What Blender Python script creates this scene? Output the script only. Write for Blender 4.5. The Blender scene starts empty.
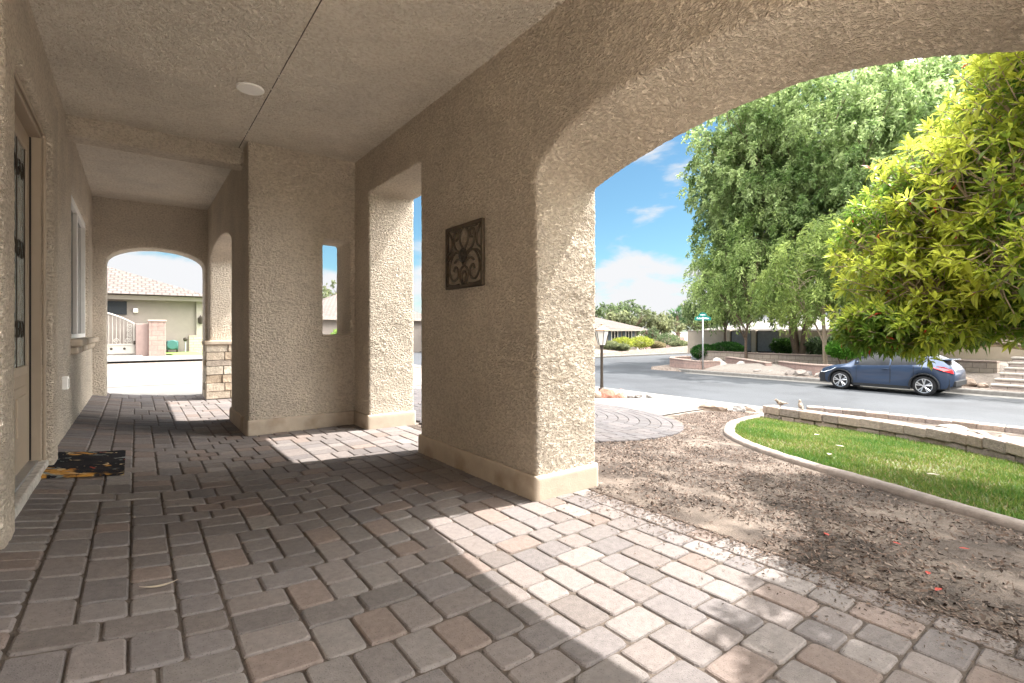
import bpy, bmesh, math, random
import numpy as np
from mathutils import Vector, Matrix
R = math.radians
rng = np.random.default_rng(7)
random.seed(7)
SC = bpy.context.scene
COL = SC.collection

# ------------------------------------------------------------------ camera, sky, sun, exposure
cam = bpy.data.cameras.new('camera')
cam.sensor_width = 36.0
cam.lens = 500 / 1024 * 36
cam.shift_y = -10.5 / 1024
cam.clip_start = 0.02
cam.clip_end = 1500
cam_o = bpy.data.objects.new('camera', cam)
COL.objects.link(cam_o)
cam_o.location = (0, 0, 1)
cam_o.rotation_euler = (R(90), 0, -R(36.914))
SC.camera = cam_o

TO_SUN = Vector((1, -0.17, 1.70)).normalized()
W = bpy.data.worlds.new('World')
SC.world = W
W.use_nodes = True
nt = W.node_tree
nt.nodes.clear()
def wn(t, **k):
    n = nt.nodes.new(t)
    for a, b in k.items():
        setattr(n, a, b)
    return n
sky = wn('ShaderNodeTexSky', sky_type='NISHITA', sun_disc=False,
         sun_elevation=math.asin(TO_SUN.z), sun_rotation=math.atan2(TO_SUN.x, TO_SUN.y),
         air_density=1.0, dust_density=0.3, ozone_density=2.0)
# clouds: soft cumulus low down and faint veils, in the direction of the sky
tc = wn('ShaderNodeTexCoord')
mp = wn('ShaderNodeMapping')
mp.inputs['Scale'].default_value = (1, 1, 2.6)
mp.inputs['Location'].default_value = (9.2, 3.1, 0.7)
nz = wn('ShaderNodeTexNoise')
nz.inputs['Scale'].default_value = 3.4
nz.inputs['Detail'].default_value = 9
nz.inputs['Roughness'].default_value = 0.55
nz.inputs['Distortion'].default_value = 0.25
sep = wn('ShaderNodeSeparateXYZ')
alt = wn('ShaderNodeMapRange')          # more cloud near the horizon
alt.inputs['From Min'].default_value = 0.02
alt.inputs['From Max'].default_value = 0.20
alt.inputs['To Min'].default_value = 0.215
alt.inputs['To Max'].default_value = -0.03
add = wn('ShaderNodeMath', operation='ADD')
add2 = wn('ShaderNodeMath', operation='ADD')
rmp = wn('ShaderNodeMapRange', interpolation_type='SMOOTHSTEP')
rmp.inputs['From Min'].default_value = 0.56
rmp.inputs['From Max'].default_value = 0.67
cl = wn('ShaderNodeMix', data_type='RGBA')
cl.inputs['A'].default_value = (1.3, 1.315, 1.345, 1)      # fair weather cumulus facing the street
cl.inputs['B'].default_value = (18, 17.6, 17.0, 1)       # added bright clouds out of view, fill light for the porch
mx = wn('ShaderNodeMix', data_type='RGBA')
bg = wn('ShaderNodeBackground')
bg.inputs['Strength'].default_value = 0.11
out = wn('ShaderNodeOutputWorld')
L = nt.links.new
L(tc.outputs['Generated'], mp.inputs['Vector'])
L(mp.outputs[0], nz.inputs['Vector'])
L(tc.outputs['Generated'], sep.inputs[0])
L(sep.outputs['Z'], alt.inputs['Value'])
L(nz.outputs['Fac'], add.inputs[0])
L(alt.outputs[0], add.inputs[1])
L(rmp.outputs[0], mx.inputs['Factor'])
dim = wn('ShaderNodeVectorMath', operation='MULTIPLY')
dim.inputs[1].default_value = (0.155, 0.213, 0.212)      # clear, dry desert blue
L(sky.outputs[0], dim.inputs[0])
L(dim.outputs[0], mx.inputs['A'])
# added unseen: bright cloud overhead as fill light for the porch
dotn = wn('ShaderNodeVectorMath', operation='DOT_PRODUCT')
dotn.inputs[1].default_value = Vector((-0.15, -0.25, 0.95)).normalized()
L(tc.outputs['Generated'], dotn.inputs[0])
fill_bank = wn('ShaderNodeMapRange', interpolation_type='SMOOTHSTEP')
fill_bank.inputs['From Min'].default_value = 0.55
fill_bank.inputs['From Max'].default_value = 0.92
fill_bank.inputs['To Max'].default_value = 0.36
L(dotn.outputs['Value'], fill_bank.inputs['Value'])
L(cl.outputs['Result'], mx.inputs['B'])
L(add.outputs[0], add2.inputs[0])
dot2 = wn('ShaderNodeVectorMath', operation='DOT_PRODUCT')  # second added cloud, out of view on the sunward side, more fill
dot2.inputs[1].default_value = Vector((0.84, -0.46, 0.28)).normalized()
L(tc.outputs['Generated'], dot2.inputs[0])
fill_bank2 = wn('ShaderNodeMapRange', interpolation_type='SMOOTHSTEP')
fill_bank2.inputs['From Min'].default_value = 0.70
fill_bank2.inputs['From Max'].default_value = 0.93
fill_bank2.inputs['To Max'].default_value = 0.36
L(dot2.outputs['Value'], fill_bank2.inputs['Value'])
bmax = wn('ShaderNodeMath', operation='MAXIMUM')
L(fill_bank.outputs[0], bmax.inputs[0])
L(fill_bank2.outputs[0], bmax.inputs[1])
L(bmax.outputs[0], add2.inputs[1])
bk = wn('ShaderNodeMapRange')
bk.inputs['From Max'].default_value = 0.2
L(bmax.outputs[0], bk.inputs['Value'])
L(bk.outputs[0], cl.inputs['Factor'])
L(add2.outputs[0], rmp.inputs['Value'])
L(mx.outputs['Result'], bg.inputs['Color'])
L(bg.outputs[0], out.inputs['Surface'])

sun = bpy.data.lights.new('sun', 'SUN')
sun.energy = 2.15
sun.angle = R(0.53)
sun.color = (1.0, 0.96, 0.91)
sun_o = bpy.data.objects.new('sun', sun)
COL.objects.link(sun_o)
sun_o.rotation_euler = TO_SUN.to_track_quat('Z', 'Y').to_euler()
sun_o.location = (20, -4, 30)

SC.view_settings.view_transform = 'Standard'
SC.view_settings.look = 'None'
SC.view_settings.exposure = 2.7
SC.view_settings.gamma = 1
SC.view_settings.use_curve_mapping = False
SC.cycles.max_bounces = 12
SC.cycles.diffuse_bounces = 8
SC.cycles.glossy_bounces = 3
SC.cycles.transmission_bounces = 4
SC.cycles.use_denoising = True
SC.cycles.sample_clamp_indirect = 8

# ------------------------------------------------------------------ helpers
def tag(o, label=None, cat=None, group=None, kind=None):
    if label: o['label'] = label
    if cat: o['category'] = cat
    if group: o['group'] = group
    if kind: o['kind'] = kind
    return o

def empty(name, loc, label, cat, group=None):
    o = bpy.data.objects.new(name, None)
    COL.objects.link(o)
    o.location = loc
    o.empty_display_size = 0.2
    return tag(o, label, cat, group)

def origin(o):
    v = Vector((0, 0, 0))
    while o is not None:
        v += o.location
        o = o.parent
    return v

def link_mesh(name, me, mat=None, parent=None, smooth=False):
    """me is in world coordinates; it is moved into its parent's space"""
    if parent is not None:
        off = origin(parent)
        if off.length:
            me.transform(Matrix.Translation(-off))
    o = bpy.data.objects.new(name, me)
    COL.objects.link(o)
    if parent is not None:
        o.parent = parent
    if mat is not None:
        for m in (mat if isinstance(mat, (list, tuple)) else [mat]):
            me.materials.append(m)
    if smooth:
        me.polygons.foreach_set('use_smooth', [True] * len(me.polygons))
    return o

def copy_tree(o, parent=None):
    c = o.copy()
    COL.objects.link(c)
    c.parent = parent
    for ch in list(o.children):
        copy_tree(ch, c)
    return c

class MB:
    def __init__(s):
        s.v, s.f, s.m, s.c = [], [], [], []
        s.mi = 0
        s.col = (1, 1, 1)
    def add(s, vs, fs):
        b = len(s.v)
        s.v.extend([tuple(p) for p in vs])
        for f in fs:
            s.f.append(tuple(b + i for i in f))
            s.m.append(s.mi)
        s.c.extend([s.col] * len(vs))
        return s
    def box(s, x0, x1, y0, y1, z0, z1, M=None):
        vs = [(x, y, z) for z in (z0, z1) for y in (y0, y1) for x in (x0, x1)]
        if M: vs = [M @ Vector(p) for p in vs]
        return s.add(vs, [(0, 2, 3, 1), (4, 5, 7, 6), (0, 1, 5, 4), (1, 3, 7, 5), (3, 2, 6, 7), (2, 0, 4, 6)])
    def prism(s, pts, axis, a, b):
        """pts: 2-D outline (counter-clockwise), extruded along axis between a and b"""
        def P(p, t):
            return {'x': (t, p[0], p[1]), 'y': (p[0], t, p[1]), 'z': (p[0], p[1], t)}[axis]
        n = len(pts)
        vs = [P(p, a) for p in pts] + [P(p, b) for p in pts]
        fs = [tuple(range(n))[::-1], tuple(range(n, 2 * n))]
        fs += [(i, (i + 1) % n, n + (i + 1) % n, n + i) for i in range(n)]
        return s.add(vs, fs)
    def tube(s, path, rad, n=6, caps=True):
        path = [Vector(p) for p in path]
        rad = rad if isinstance(rad, (list, tuple)) else [rad] * len(path)
        vs, fs = [], []
        up = None
        for i, p in enumerate(path):
            t = (path[min(i + 1, len(path) - 1)] - path[max(i - 1, 0)]).normalized()
            if up is None:
                up = Vector((0, 0, 1)) if abs(t.z) < 0.9 else Vector((1, 0, 0))
            a = t.cross(up)
            if a.length < 1e-5: a = t.cross(Vector((0, 1, 0)))
            a.normalize()
            b = a.cross(t)
            up = b
            for k in range(n):
                g = 2 * math.pi * k / n
                vs.append(p + (a * math.cos(g) + b * math.sin(g)) * rad[i])
        for i in range(len(path) - 1):
            for k in range(n):
                fs.append((i * n + k, i * n + (k + 1) % n, (i + 1) * n + (k + 1) % n, (i + 1) * n + k))
        if caps:
            fs.append(tuple(range(n))[::-1])
            fs.append(tuple((len(path) - 1) * n + k for k in range(n)))
        return s.add(vs, fs)
    def lathe(s, c, prof, n=20, axis='z'):
        vs, fs = [], []
        for r, h in prof:
            for k in range(n):
                g = 2 * math.pi * k / n
                a, b = r * math.cos(g), r * math.sin(g)
                vs.append({'z': (c[0] + a, c[1] + b, c[2] + h), 'x': (c[0] + h, c[1] + a, c[2] + b), 'y': (c[0] + b, c[1] + h, c[2] + a)}[axis])
        m = len(prof)
        for i in range(m - 1):
            for k in range(n):
                fs.append((i * n + k, i * n + (k + 1) % n, (i + 1) * n + (k + 1) % n, (i + 1) * n + k))
        fs.append(tuple(range(n))[::-1])
        fs.append(tuple((m - 1) * n + k for k in range(n)))
        return s.add(vs, fs)
    def mesh(s, name, fix=True, colors=False):
        me = bpy.data.meshes.new(name)
        me.from_pydata(s.v, [], s.f)
        if any(s.m): me.polygons.foreach_set('material_index', s.m)
        if colors:
            a = me.color_attributes.new('col', 'FLOAT_COLOR', 'POINT')
            a.data.foreach_set('color', np.c_[np.array(s.c, dtype=np.float32), np.ones(len(s.c), dtype=np.float32)].ravel())
        if fix:
            bm = bmesh.new()
            bm.from_mesh(me)
            bmesh.ops.recalc_face_normals(bm, faces=bm.faces)
            bm.to_mesh(me)
            bm.free()
        me.update()
        return me
    def build(s, name, mat, parent=None, bevel=0, seg=2, smooth=False, colors=False):
        me = s.mesh(name, colors=colors)
        if bevel:
            bm = bmesh.new()
            bm.from_mesh(me)
            bmesh.ops.remove_doubles(bm, verts=bm.verts, dist=1e-5)
            es = [e for e in bm.edges if len(e.link_faces) == 2 and e.calc_face_angle(0) > 0.6]
            bmesh.ops.bevel(bm, geom=es, offset=bevel, segments=seg, affect='EDGES', profile=0.5, clamp_overlap=True)
            bm.to_mesh(me)
            bm.free()
        o = link_mesh(name, me, mat, parent, smooth)
        if bevel and not smooth:
            pass
        return o

# vectorised gradient noise
_perm = np.random.default_rng(3).permutation(256).astype(np.int64)
_perm = np.concatenate([_perm, _perm])
_grad = np.random.default_rng(4).normal(size=(256, 3))
_grad /= np.linalg.norm(_grad, axis=1)[:, None]
def pnoise(P):
    P = np.asarray(P, dtype=np.float64)
    I = np.floor(P).astype(np.int64)
    f = P - I
    I &= 255
    u = f * f * f * (f * (f * 6 - 15) + 10)
    def g(dx, dy, dz):
        h = _perm[_perm[_perm[(I[:, 0] + dx) & 255] + ((I[:, 1] + dy) & 255)] + ((I[:, 2] + dz) & 255)]
        return np.einsum('ij,ij->i', _grad[h], f - np.array([dx, dy, dz]))
    def lp(a, b, t): return a + t * (b - a)
    x00 = lp(g(0, 0, 0), g(1, 0, 0), u[:, 0]); x10 = lp(g(0, 1, 0), g(1, 1, 0), u[:, 0])
    x01 = lp(g(0, 0, 1), g(1, 0, 1), u[:, 0]); x11 = lp(g(0, 1, 1), g(1, 1, 1), u[:, 0])
    return lp(lp(x00, x10, u[:, 1]), lp(x01, x11, u[:, 1]), u[:, 2])

def get_co(me):
    a = np.empty(len(me.vertices) * 3, dtype=np.float32)
    me.vertices.foreach_get('co', a)
    return a.reshape(-1, 3)
def get_no(me):
    a = np.empty(len(me.vertices) * 3, dtype=np.float32)
    me.vertices.foreach_get('normal', a)
    return a.reshape(-1, 3)

def stucco_height(P):
    """trowelled stucco: short raised worms with pits between them"""
    Q = P.astype(np.float64) * np.array([22, 22, 32])
    w = np.stack([pnoise(Q * 0.45 + 9.1), pnoise(Q * 0.45 + 31.7), pnoise(Q * 0.45 + 57.3)], 1)
    a = pnoise(Q + 1.1 * w)
    worm = np.clip(1 - np.abs(a) / 0.17, 0, 1)
    b = pnoise(P * 62.0 + 5)
    c = pnoise(P * 6.0 + 11)
    return 0.0026 * worm * np.clip(0.55 + 1.4 * c, 0.1, 1.3) + 0.0022 * b + 0.0022 * c

def rough(me, amp=1.0):
    P = get_co(me)
    N = get_no(me)
    P2 = P + N * (amp * stucco_height(P))[:, None]
    me.vertices.foreach_set('co', P2.astype(np.float32).ravel())
    me.update()

def stucco_solid(name, mb, mat, parent, voxel=0.015, smooth=5, amp=1.0):
    """union of closed solids -> one continuous rounded, trowelled surface"""
    me = mb.mesh(name)
    o = bpy.data.objects.new(name, me)
    COL.objects.link(o)
    r = o.modifiers.new('r', 'REMESH')
    r.mode = 'VOXEL'
    r.voxel_size = voxel
    s = o.modifiers.new('s', 'SMOOTH')
    s.iterations = smooth
    s.factor = 0.5
    dg = bpy.context.evaluated_depsgraph_get()
    m2 = bpy.data.meshes.new_from_object(o.evaluated_get(dg))
    bpy.data.objects.remove(o)
    bpy.data.meshes.remove(me)
    m2.name = name
    m2.materials.clear()
    rough(m2, amp)
    return link_mesh(name, m2, mat, parent, smooth=True)

# ------------------------------------------------------------------ materials
MATS = {}
def mat(name, color, rough_=0.8, var=0.0, scale=8.0, bump=0.0, bscale=60.0, metal=0.0, attr=False, color2=None,
        mixr=(0.42, 0.6), detail=6, spec=0.3, transl=0.0, coat=0.0, bdist=0.01, alpha=None, speck=None):
    if name in MATS: return MATS[name]
    m = bpy.data.materials.new(name)
    m.use_nodes = True
    t = m.node_tree
    N = t.nodes
    p = N['Principled BSDF']
    lk = t.links.new
    p.inputs['Roughness'].default_value = rough_
    p.inputs['Metallic'].default_value = metal
    p.inputs['Specular IOR Level'].default_value = spec
    if coat: p.inputs['Coat Weight'].default_value = coat
    co = N.new('ShaderNodeTexCoord').outputs['Object']
    base = N.new('ShaderNodeRGB').outputs[0]
    base.default_value = (*color, 1)
    if attr:
        a = N.new('ShaderNodeVertexColor')
        a.layer_name = 'col'
        base = a.outputs['Color']
    if color2 is not None:
        n = N.new('ShaderNodeTexNoise')
        n.inputs['Scale'].default_value = scale
        n.inputs['Detail'].default_value = detail
        lk(co, n.inputs['Vector'])
        r = N.new('ShaderNodeMapRange')
        r.inputs['From Min'].default_value, r.inputs['From Max'].default_value = mixr
        lk(n.outputs['Fac'], r.inputs['Value'])
        x = N.new('ShaderNodeMix')
        x.data_type = 'RGBA'
        lk(r.outputs[0], x.inputs['Factor'])
        lk(base, x.inputs['A'])
        x.inputs['B'].default_value = (*color2, 1)
        base = x.outputs['Result']
    if var:
        n = N.new('ShaderNodeTexNoise')
        n.inputs['Scale'].default_value = scale * 1.7
        n.inputs['Detail'].default_value = detail
        n.inputs['Roughness'].default_value = 0.65
        lk(co, n.inputs['Vector'])
        r = N.new('ShaderNodeMapRange')
        r.inputs['From Min'].default_value, r.inputs['From Max'].default_value = 0.3, 0.7
        r.inputs['To Min'].default_value, r.inputs['To Max'].default_value = 1 - var, 1 + var
        lk(n.outputs['Fac'], r.inputs['Value'])
        x = N.new('ShaderNodeVectorMath')
        x.operation = 'SCALE'
        lk(base, x.inputs[0])
        lk(r.outputs[0], x.inputs['Scale'])
        base = x.outputs[0]
    if speck:
        n = N.new('ShaderNodeTexVoronoi')
        n.inputs['Scale'].default_value = speck[0]
        lk(co, n.inputs['Vector'])
        r = N.new('ShaderNodeMapRange')
        r.inputs['From Min'].default_value, r.inputs['From Max'].default_value = 0.12, 0.26
        r.inputs['To Min'].default_value, r.inputs['To Max'].default_value = speck[1], 1
        lk(n.outputs['Distance'], r.inputs['Value'])
        x = N.new('ShaderNodeVectorMath')
        x.operation = 'SCALE'
        lk(base, x.inputs[0])
        lk(r.outputs[0], x.inputs['Scale'])
        base = x.outputs[0]
    lk(base, p.inputs['Base Color'])
    if bump:
        n = N.new('ShaderNodeTexNoise')
        n.inputs['Scale'].default_value = bscale
        n.inputs['Detail'].default_value = 5
        lk(co, n.inputs['Vector'])
        b = N.new('ShaderNodeBump')
        b.inputs['Strength'].default_value = bump
        b.inputs['Distance'].default_value = bdist
        lk(n.outputs['Fac'], b.inputs['Height'])
        lk(b.outputs[0], p.inputs['Normal'])
    if transl:
        o = N['Material Output']
        tr = N.new('ShaderNodeBsdfTranslucent')
        lk(base, tr.inputs['Color'])
        ms = N.new('ShaderNodeMixShader')
        ms.inputs[0].default_value = transl
        lk(p.outputs[0], ms.inputs[1])
        lk(tr.outputs[0], ms.inputs[2])
        lk(ms.outputs[0], o.inputs['Surface'])
    MATS[name] = m
    return m

def brick_mat(name, c1, c2, mortar, bw, bh, ms=0.012, vec='xz', bump=0.4, rough_=0.85, offset=0.5):
    if name in MATS: return MATS[name]
    m = bpy.data.materials.new(name)
    m.use_nodes = True
    t = m.node_tree
    N = t.nodes
    lk = t.links.new
    p = N['Principled BSDF']
    p.inputs['Roughness'].default_value = rough_
    p.inputs['Specular IOR Level'].default_value = 0.2
    co = N.new('ShaderNodeTexCoord').outputs['Object']
    s = N.new('ShaderNodeSeparateXYZ')
    lk(co, s.inputs[0])
    c = N.new('ShaderNodeCombineXYZ')
    if vec == 'xz+':
        a = N.new('ShaderNodeMath'); a.operation = 'ADD'
        lk(s.outputs['X'], a.inputs[0]); lk(s.outputs['Y'], a.inputs[1])
        lk(a.outputs[0], c.inputs['X']); lk(s.outputs['Z'], c.inputs['Y'])
    else:
        lk(s.outputs[vec[0].upper()], c.inputs['X'])
        lk(s.outputs[vec[1].upper()], c.inputs['Y'])
    b = N.new('ShaderNodeTexBrick')
    b.offset = offset
    b.inputs['Color1'].default_value = (*c1, 1)
    b.inputs['Color2'].default_value = (*c2, 1)
    b.inputs['Mortar'].default_value = (*mortar, 1)
    b.inputs['Scale'].default_value = 1
    b.inputs['Mortar Size'].default_value = ms
    b.inputs['Brick Width'].default_value = bw
    b.inputs['Row Height'].default_value = bh
    lk(c.outputs[0], b.inputs['Vector'])
    n = N.new('ShaderNodeTexNoise')
    n.inputs['Scale'].default_value = 9
    n.inputs['Detail'].default_value = 6
    lk(co, n.inputs['Vector'])
    r = N.new('ShaderNodeMapRange')
    r.inputs['To Min'].default_value, r.inputs['To Max'].default_value = 0.7, 1.3
    lk(n.outputs['Fac'], r.inputs['Value'])
    x = N.new('ShaderNodeVectorMath'); x.operation = 'SCALE'
    lk(b.outputs['Color'], x.inputs[0]); lk(r.outputs[0], x.inputs['Scale'])
    lk(x.outputs[0], p.inputs['Base Color'])
    bp = N.new('ShaderNodeBump')
    bp.invert = True
    bp.inputs['Strength'].default_value = bump
    bp.inputs['Distance'].default_value = 0.02
    lk(b.outputs['Fac'], bp.inputs['Height'])
    lk(bp.outputs[0], p.inputs['Normal'])
    MATS[name] = m
    return m

def stucco_mat(name, lo, hi):
    m = bpy.data.materials.new(name)
    m.use_nodes = True
    t = m.node_tree
    N = t.nodes
    lk = t.links.new
    p = N['Principled BSDF']
    p.inputs['Roughness'].default_value = 0.92
    p.inputs['Specular IOR Level'].default_value = 0.12
    co = N.new('ShaderNodeTexCoord').outputs['Object']
    def noise(sc, det, dist=0.0, rgh=0.5):
        n = N.new('ShaderNodeTexNoise')
        n.inputs['Scale'].default_value = sc
        n.inputs['Detail'].default_value = det
        n.inputs['Distortion'].default_value = dist
        n.inputs['Roughness'].default_value = rgh
        return n
    mp = N.new('ShaderNodeMapping')
    mp.inputs['Scale'].default_value = (1, 1, 1.5)
    lk(co, mp.inputs['Vector'])
    w = noise(30, 2.5, 0.9)
    lk(mp.outputs[0], w.inputs['Vector'])
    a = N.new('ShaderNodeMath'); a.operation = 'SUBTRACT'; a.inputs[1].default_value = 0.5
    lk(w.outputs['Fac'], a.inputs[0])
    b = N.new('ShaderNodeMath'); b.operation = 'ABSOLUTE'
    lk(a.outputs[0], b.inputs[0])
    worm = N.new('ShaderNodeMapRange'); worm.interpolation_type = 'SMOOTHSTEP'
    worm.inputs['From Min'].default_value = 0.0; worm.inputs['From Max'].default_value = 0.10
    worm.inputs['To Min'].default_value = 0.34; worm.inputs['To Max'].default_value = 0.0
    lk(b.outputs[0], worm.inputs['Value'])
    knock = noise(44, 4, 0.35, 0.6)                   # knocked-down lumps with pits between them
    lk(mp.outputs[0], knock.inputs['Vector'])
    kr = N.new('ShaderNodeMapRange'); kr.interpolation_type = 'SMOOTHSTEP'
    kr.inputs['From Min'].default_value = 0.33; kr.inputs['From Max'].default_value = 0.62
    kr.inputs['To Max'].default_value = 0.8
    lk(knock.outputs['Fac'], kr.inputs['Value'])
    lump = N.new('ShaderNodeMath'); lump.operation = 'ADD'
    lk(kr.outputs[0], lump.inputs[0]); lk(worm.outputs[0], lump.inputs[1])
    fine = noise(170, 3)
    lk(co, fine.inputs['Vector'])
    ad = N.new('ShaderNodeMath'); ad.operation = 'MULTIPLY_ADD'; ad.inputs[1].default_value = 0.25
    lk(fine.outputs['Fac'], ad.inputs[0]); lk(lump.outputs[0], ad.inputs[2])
    bp = N.new('ShaderNodeBump')
    bp.inputs['Strength'].default_value = 1.0
    bp.inputs['Distance'].default_value = 0.021
    lk(ad.outputs[0], bp.inputs['Height'])
    lk(bp.outputs[0], p.inputs['Normal'])
    big = noise(1.6, 7, 0.0, 0.6)
    lk(co, big.inputs['Vector'])
    r = N.new('ShaderNodeMapRange')
    r.inputs['From Min'].default_value, r.inputs['From Max'].default_value = 0.3, 0.7
    r.inputs['To Min'].default_value, r.inputs['To Max'].default_value = 0.86, 1.10
    lk(big.outputs['Fac'], r.inputs['Value'])
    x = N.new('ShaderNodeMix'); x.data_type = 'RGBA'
    x.inputs['A'].default_value = (*lo, 1)     # pits, crevice shade put into the colour
    x.inputs['B'].default_value = (*hi, 1)     # ridges, lighter as if catching light
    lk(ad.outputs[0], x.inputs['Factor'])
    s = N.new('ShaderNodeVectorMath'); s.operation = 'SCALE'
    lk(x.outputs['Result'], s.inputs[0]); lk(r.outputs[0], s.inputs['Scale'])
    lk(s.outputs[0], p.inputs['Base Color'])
    return m
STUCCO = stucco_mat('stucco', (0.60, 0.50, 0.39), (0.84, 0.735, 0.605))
CEIL = stucco_mat('ceiling_stucco', (0.76, 0.66, 0.54), (0.94, 0.86, 0.745))  # the wall stucco lightened, brighter ceiling light put into the colour
PLINTH = mat('plinth_stucco', (0.45, 0.378, 0.30), 0.9, var=0.10, scale=4.0, bump=0.4, bscale=110, bdist=0.003, spec=0.15,
             color2=(0.30, 0.235, 0.17), mixr=(0.50, 0.72))
FRAME = mat('door_paint', (0.37, 0.30, 0.225), 0.5, var=0.04, scale=5)
WHITEP = mat('white_paint', (0.82, 0.80, 0.76), 0.5, var=0.04, scale=5)
THRESH = mat('threshold', (0.55, 0.52, 0.48), 0.6, var=0.2, scale=20, color2=(0.34, 0.31, 0.28), mixr=(0.52, 0.7))
METAL_G = mat('brushed_aluminium', (0.45, 0.45, 0.46), 0.4, metal=0.8, var=0.1, scale=20)
DARK = mat('dark_iron', (0.045, 0.036, 0.028), 0.5, var=0.3, scale=20, metal=0.4)
BRONZE = mat('aged_bronze', (0.11, 0.084, 0.06), 0.45, var=0.35, scale=30, metal=0.5)
CHARC = mat('charcoal_glass', (0.03, 0.035, 0.04), 0.12, spec=0.6)
GLASS = mat('leaded_glass', (0.30, 0.34, 0.33), 0.15, spec=0.6, var=0.25, scale=14, bump=0.3, bscale=25)
PAVER = mat('paver', (0.3, 0.25, 0.22), 0.85, attr=True, var=0.16, scale=22, bump=0.55, bscale=210, bdist=0.004, spec=0.2, speck=(120, 0.55))
SAND = mat('joint_sand', (0.10, 0.08, 0.066), 0.95, var=0.3, scale=40, bump=0.4, bscale=300)
CONC = mat('concrete', (0.135, 0.129, 0.12), 0.85, var=0.10, scale=1.4, bump=0.15, bscale=120)
CURBM = mat('kerb_concrete', (0.17, 0.16, 0.148), 0.85, var=0.25, scale=5, bump=0.3, bscale=90)
EDGEM = mat('edging_concrete', (0.19, 0.158, 0.137), 0.88, var=0.2, scale=9, bump=0.45, bscale=70)
ASPH = mat('asphalt', (0.044, 0.0475, 0.053), 0.85, color2=(0.034, 0.0365, 0.041), mixr=(0.5, 0.62), var=0.12, scale=0.5, bump=0.3, bscale=160, speck=(60, 0.8))
GRAVEL = mat('gravel', (0.18, 0.148, 0.125), 0.9, var=0.35, scale=14, bump=0.9, bscale=26, bdist=0.03, color2=(0.12, 0.095, 0.079), mixr=(0.45, 0.62))
MULCH = mat('mulch_ground', (0.15, 0.12, 0.098), 0.95, var=0.45, scale=2.6, bump=0.9, bscale=120, bdist=0.012,
            color2=(0.06, 0.046, 0.037), mixr=(0.38, 0.58), detail=14)
CHIP = mat('mulch_chip', (0.2, 0.15, 0.12), 0.95, attr=True)
SOIL = mat('lawn_soil', (0.10, 0.11, 0.05), 0.95, var=0.4, scale=10, bump=0.6, bscale=50)
GRASS = mat('grass_blade', (0.1, 0.2, 0.04), 0.6, attr=True, transl=0.35)
LEAF_Y = mat('broad_leaf', (0.2, 0.25, 0.03), 0.38, attr=True, transl=0.62, spec=0.45)
LEAF_F = mat('fine_leaf', (0.1, 0.15, 0.04), 0.55, attr=True, transl=0.58)
BARK = mat('bark', (0.16, 0.115, 0.085), 0.95, var=0.35, scale=14, bump=0.8, bscale=40, bdist=0.02)
BARK_P = mat('pale_bark', (0.36, 0.28, 0.21), 0.9, var=0.3, scale=14, bump=0.6, bscale=40, bdist=0.02)
BLOCK = mat('retaining_block', (0.30, 0.235, 0.19), 0.95, attr=True, var=0.25, scale=14, bump=1.0, bscale=60, bdist=0.015)
ROCK = mat('boulder_stone', (0.50, 0.42, 0.36), 0.9, attr=True, var=0.3, scale=6, bump=0.8, bscale=18, bdist=0.03)
FSTUC = mat('far_stucco', (0.24, 0.208, 0.182), 0.9, var=0.06, scale=1.5, bump=0.3, bscale=50)
FSTUC2 = mat('far_tan_stucco', (0.46, 0.385, 0.31), 0.9, var=0.08, scale=1.5, bump=0.3, bscale=50)
TRIM = mat('trim_paint', (0.30, 0.265, 0.23), 0.7)
PINKB = brick_mat('pink_block', (0.31, 0.215, 0.185), (0.27, 0.19, 0.165), (0.22, 0.17, 0.15), 0.40, 0.2, vec='xz+')
TILE = brick_mat('roof_tile', (0.118, 0.097, 0.088), (0.098, 0.08, 0.073), (0.06, 0.05, 0.045), 0.30, 0.33, 0.03, vec='xy', bump=0.8)
SIGNG = mat('sign_green', (0.0, 0.16, 0.13), 0.4, spec=0.5)
SIGNW = mat('sign_white', (0.8, 0.82, 0.8), 0.5)
GALV = mat('galvanised', (0.42, 0.43, 0.44), 0.45, metal=0.6, var=0.1)
STONE = mat('ledge_stone', (0.50, 0.41, 0.31), 0.9, attr=True, var=0.25, scale=9, bump=0.8, bscale=40, bdist=0.015)

# ------------------------------------------------------------------ terrain
def sstep(a, b, t):
    t = np.clip((t - a) / (b - a), 0, 1)
    return t * t * (3 - 2 * t)
def floor_z(x):
    return 0.14 * np.clip((0.9 - np.asarray(x, float)) / 1.37, 0, 1.15) ** 2
STREET_Z = -0.87
def terr(x, y):
    x = np.asarray(x, float); y = np.asarray(y, float)
    z = np.where(x < 2.295, -0.06, -0.008) - 0.085 * np.clip(x - 2.45, 0, 9.0)
    far = -0.73 + 0.032 * np.clip(x - 20.1, 0, 20)
    z = np.where(x > 20.05, far, z)
    st = (x > 11.55) & (x < 20.0)
    cr = (x >= 20.0) & (y > 15.4) & (y < 24.1)
    z = np.where(st | cr, STREET_Z - 0.04, z)
    z = np.where((x > 11.4) & (x < 60) & (y > 24.2) & (x > 20.05), -0.72, z)
    return z
def tz(x, y): return float(terr(x, y))

def grid_mesh(name, xs, ys, zf, mat_, parent=None, kind=None):
    X, Y = np.meshgrid(xs, ys)
    Z = zf(X, Y)
    nx, ny = len(xs), len(ys)
    vs = np.stack([X.ravel(), Y.ravel(), Z.ravel()], 1)
    i = np.arange((nx - 1) * (ny - 1))
    a = (i // (nx - 1)) * nx + i % (nx - 1)
    fs = np.stack([a, a + 1, a + nx + 1, a + nx], 1)
    me = bpy.data.meshes.new(name)
    me.from_pydata(vs.tolist(), [], fs.tolist())
    o = link_mesh(name, me, mat_, parent, smooth=True)
    if kind: o['kind'] = kind
    return o

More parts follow.
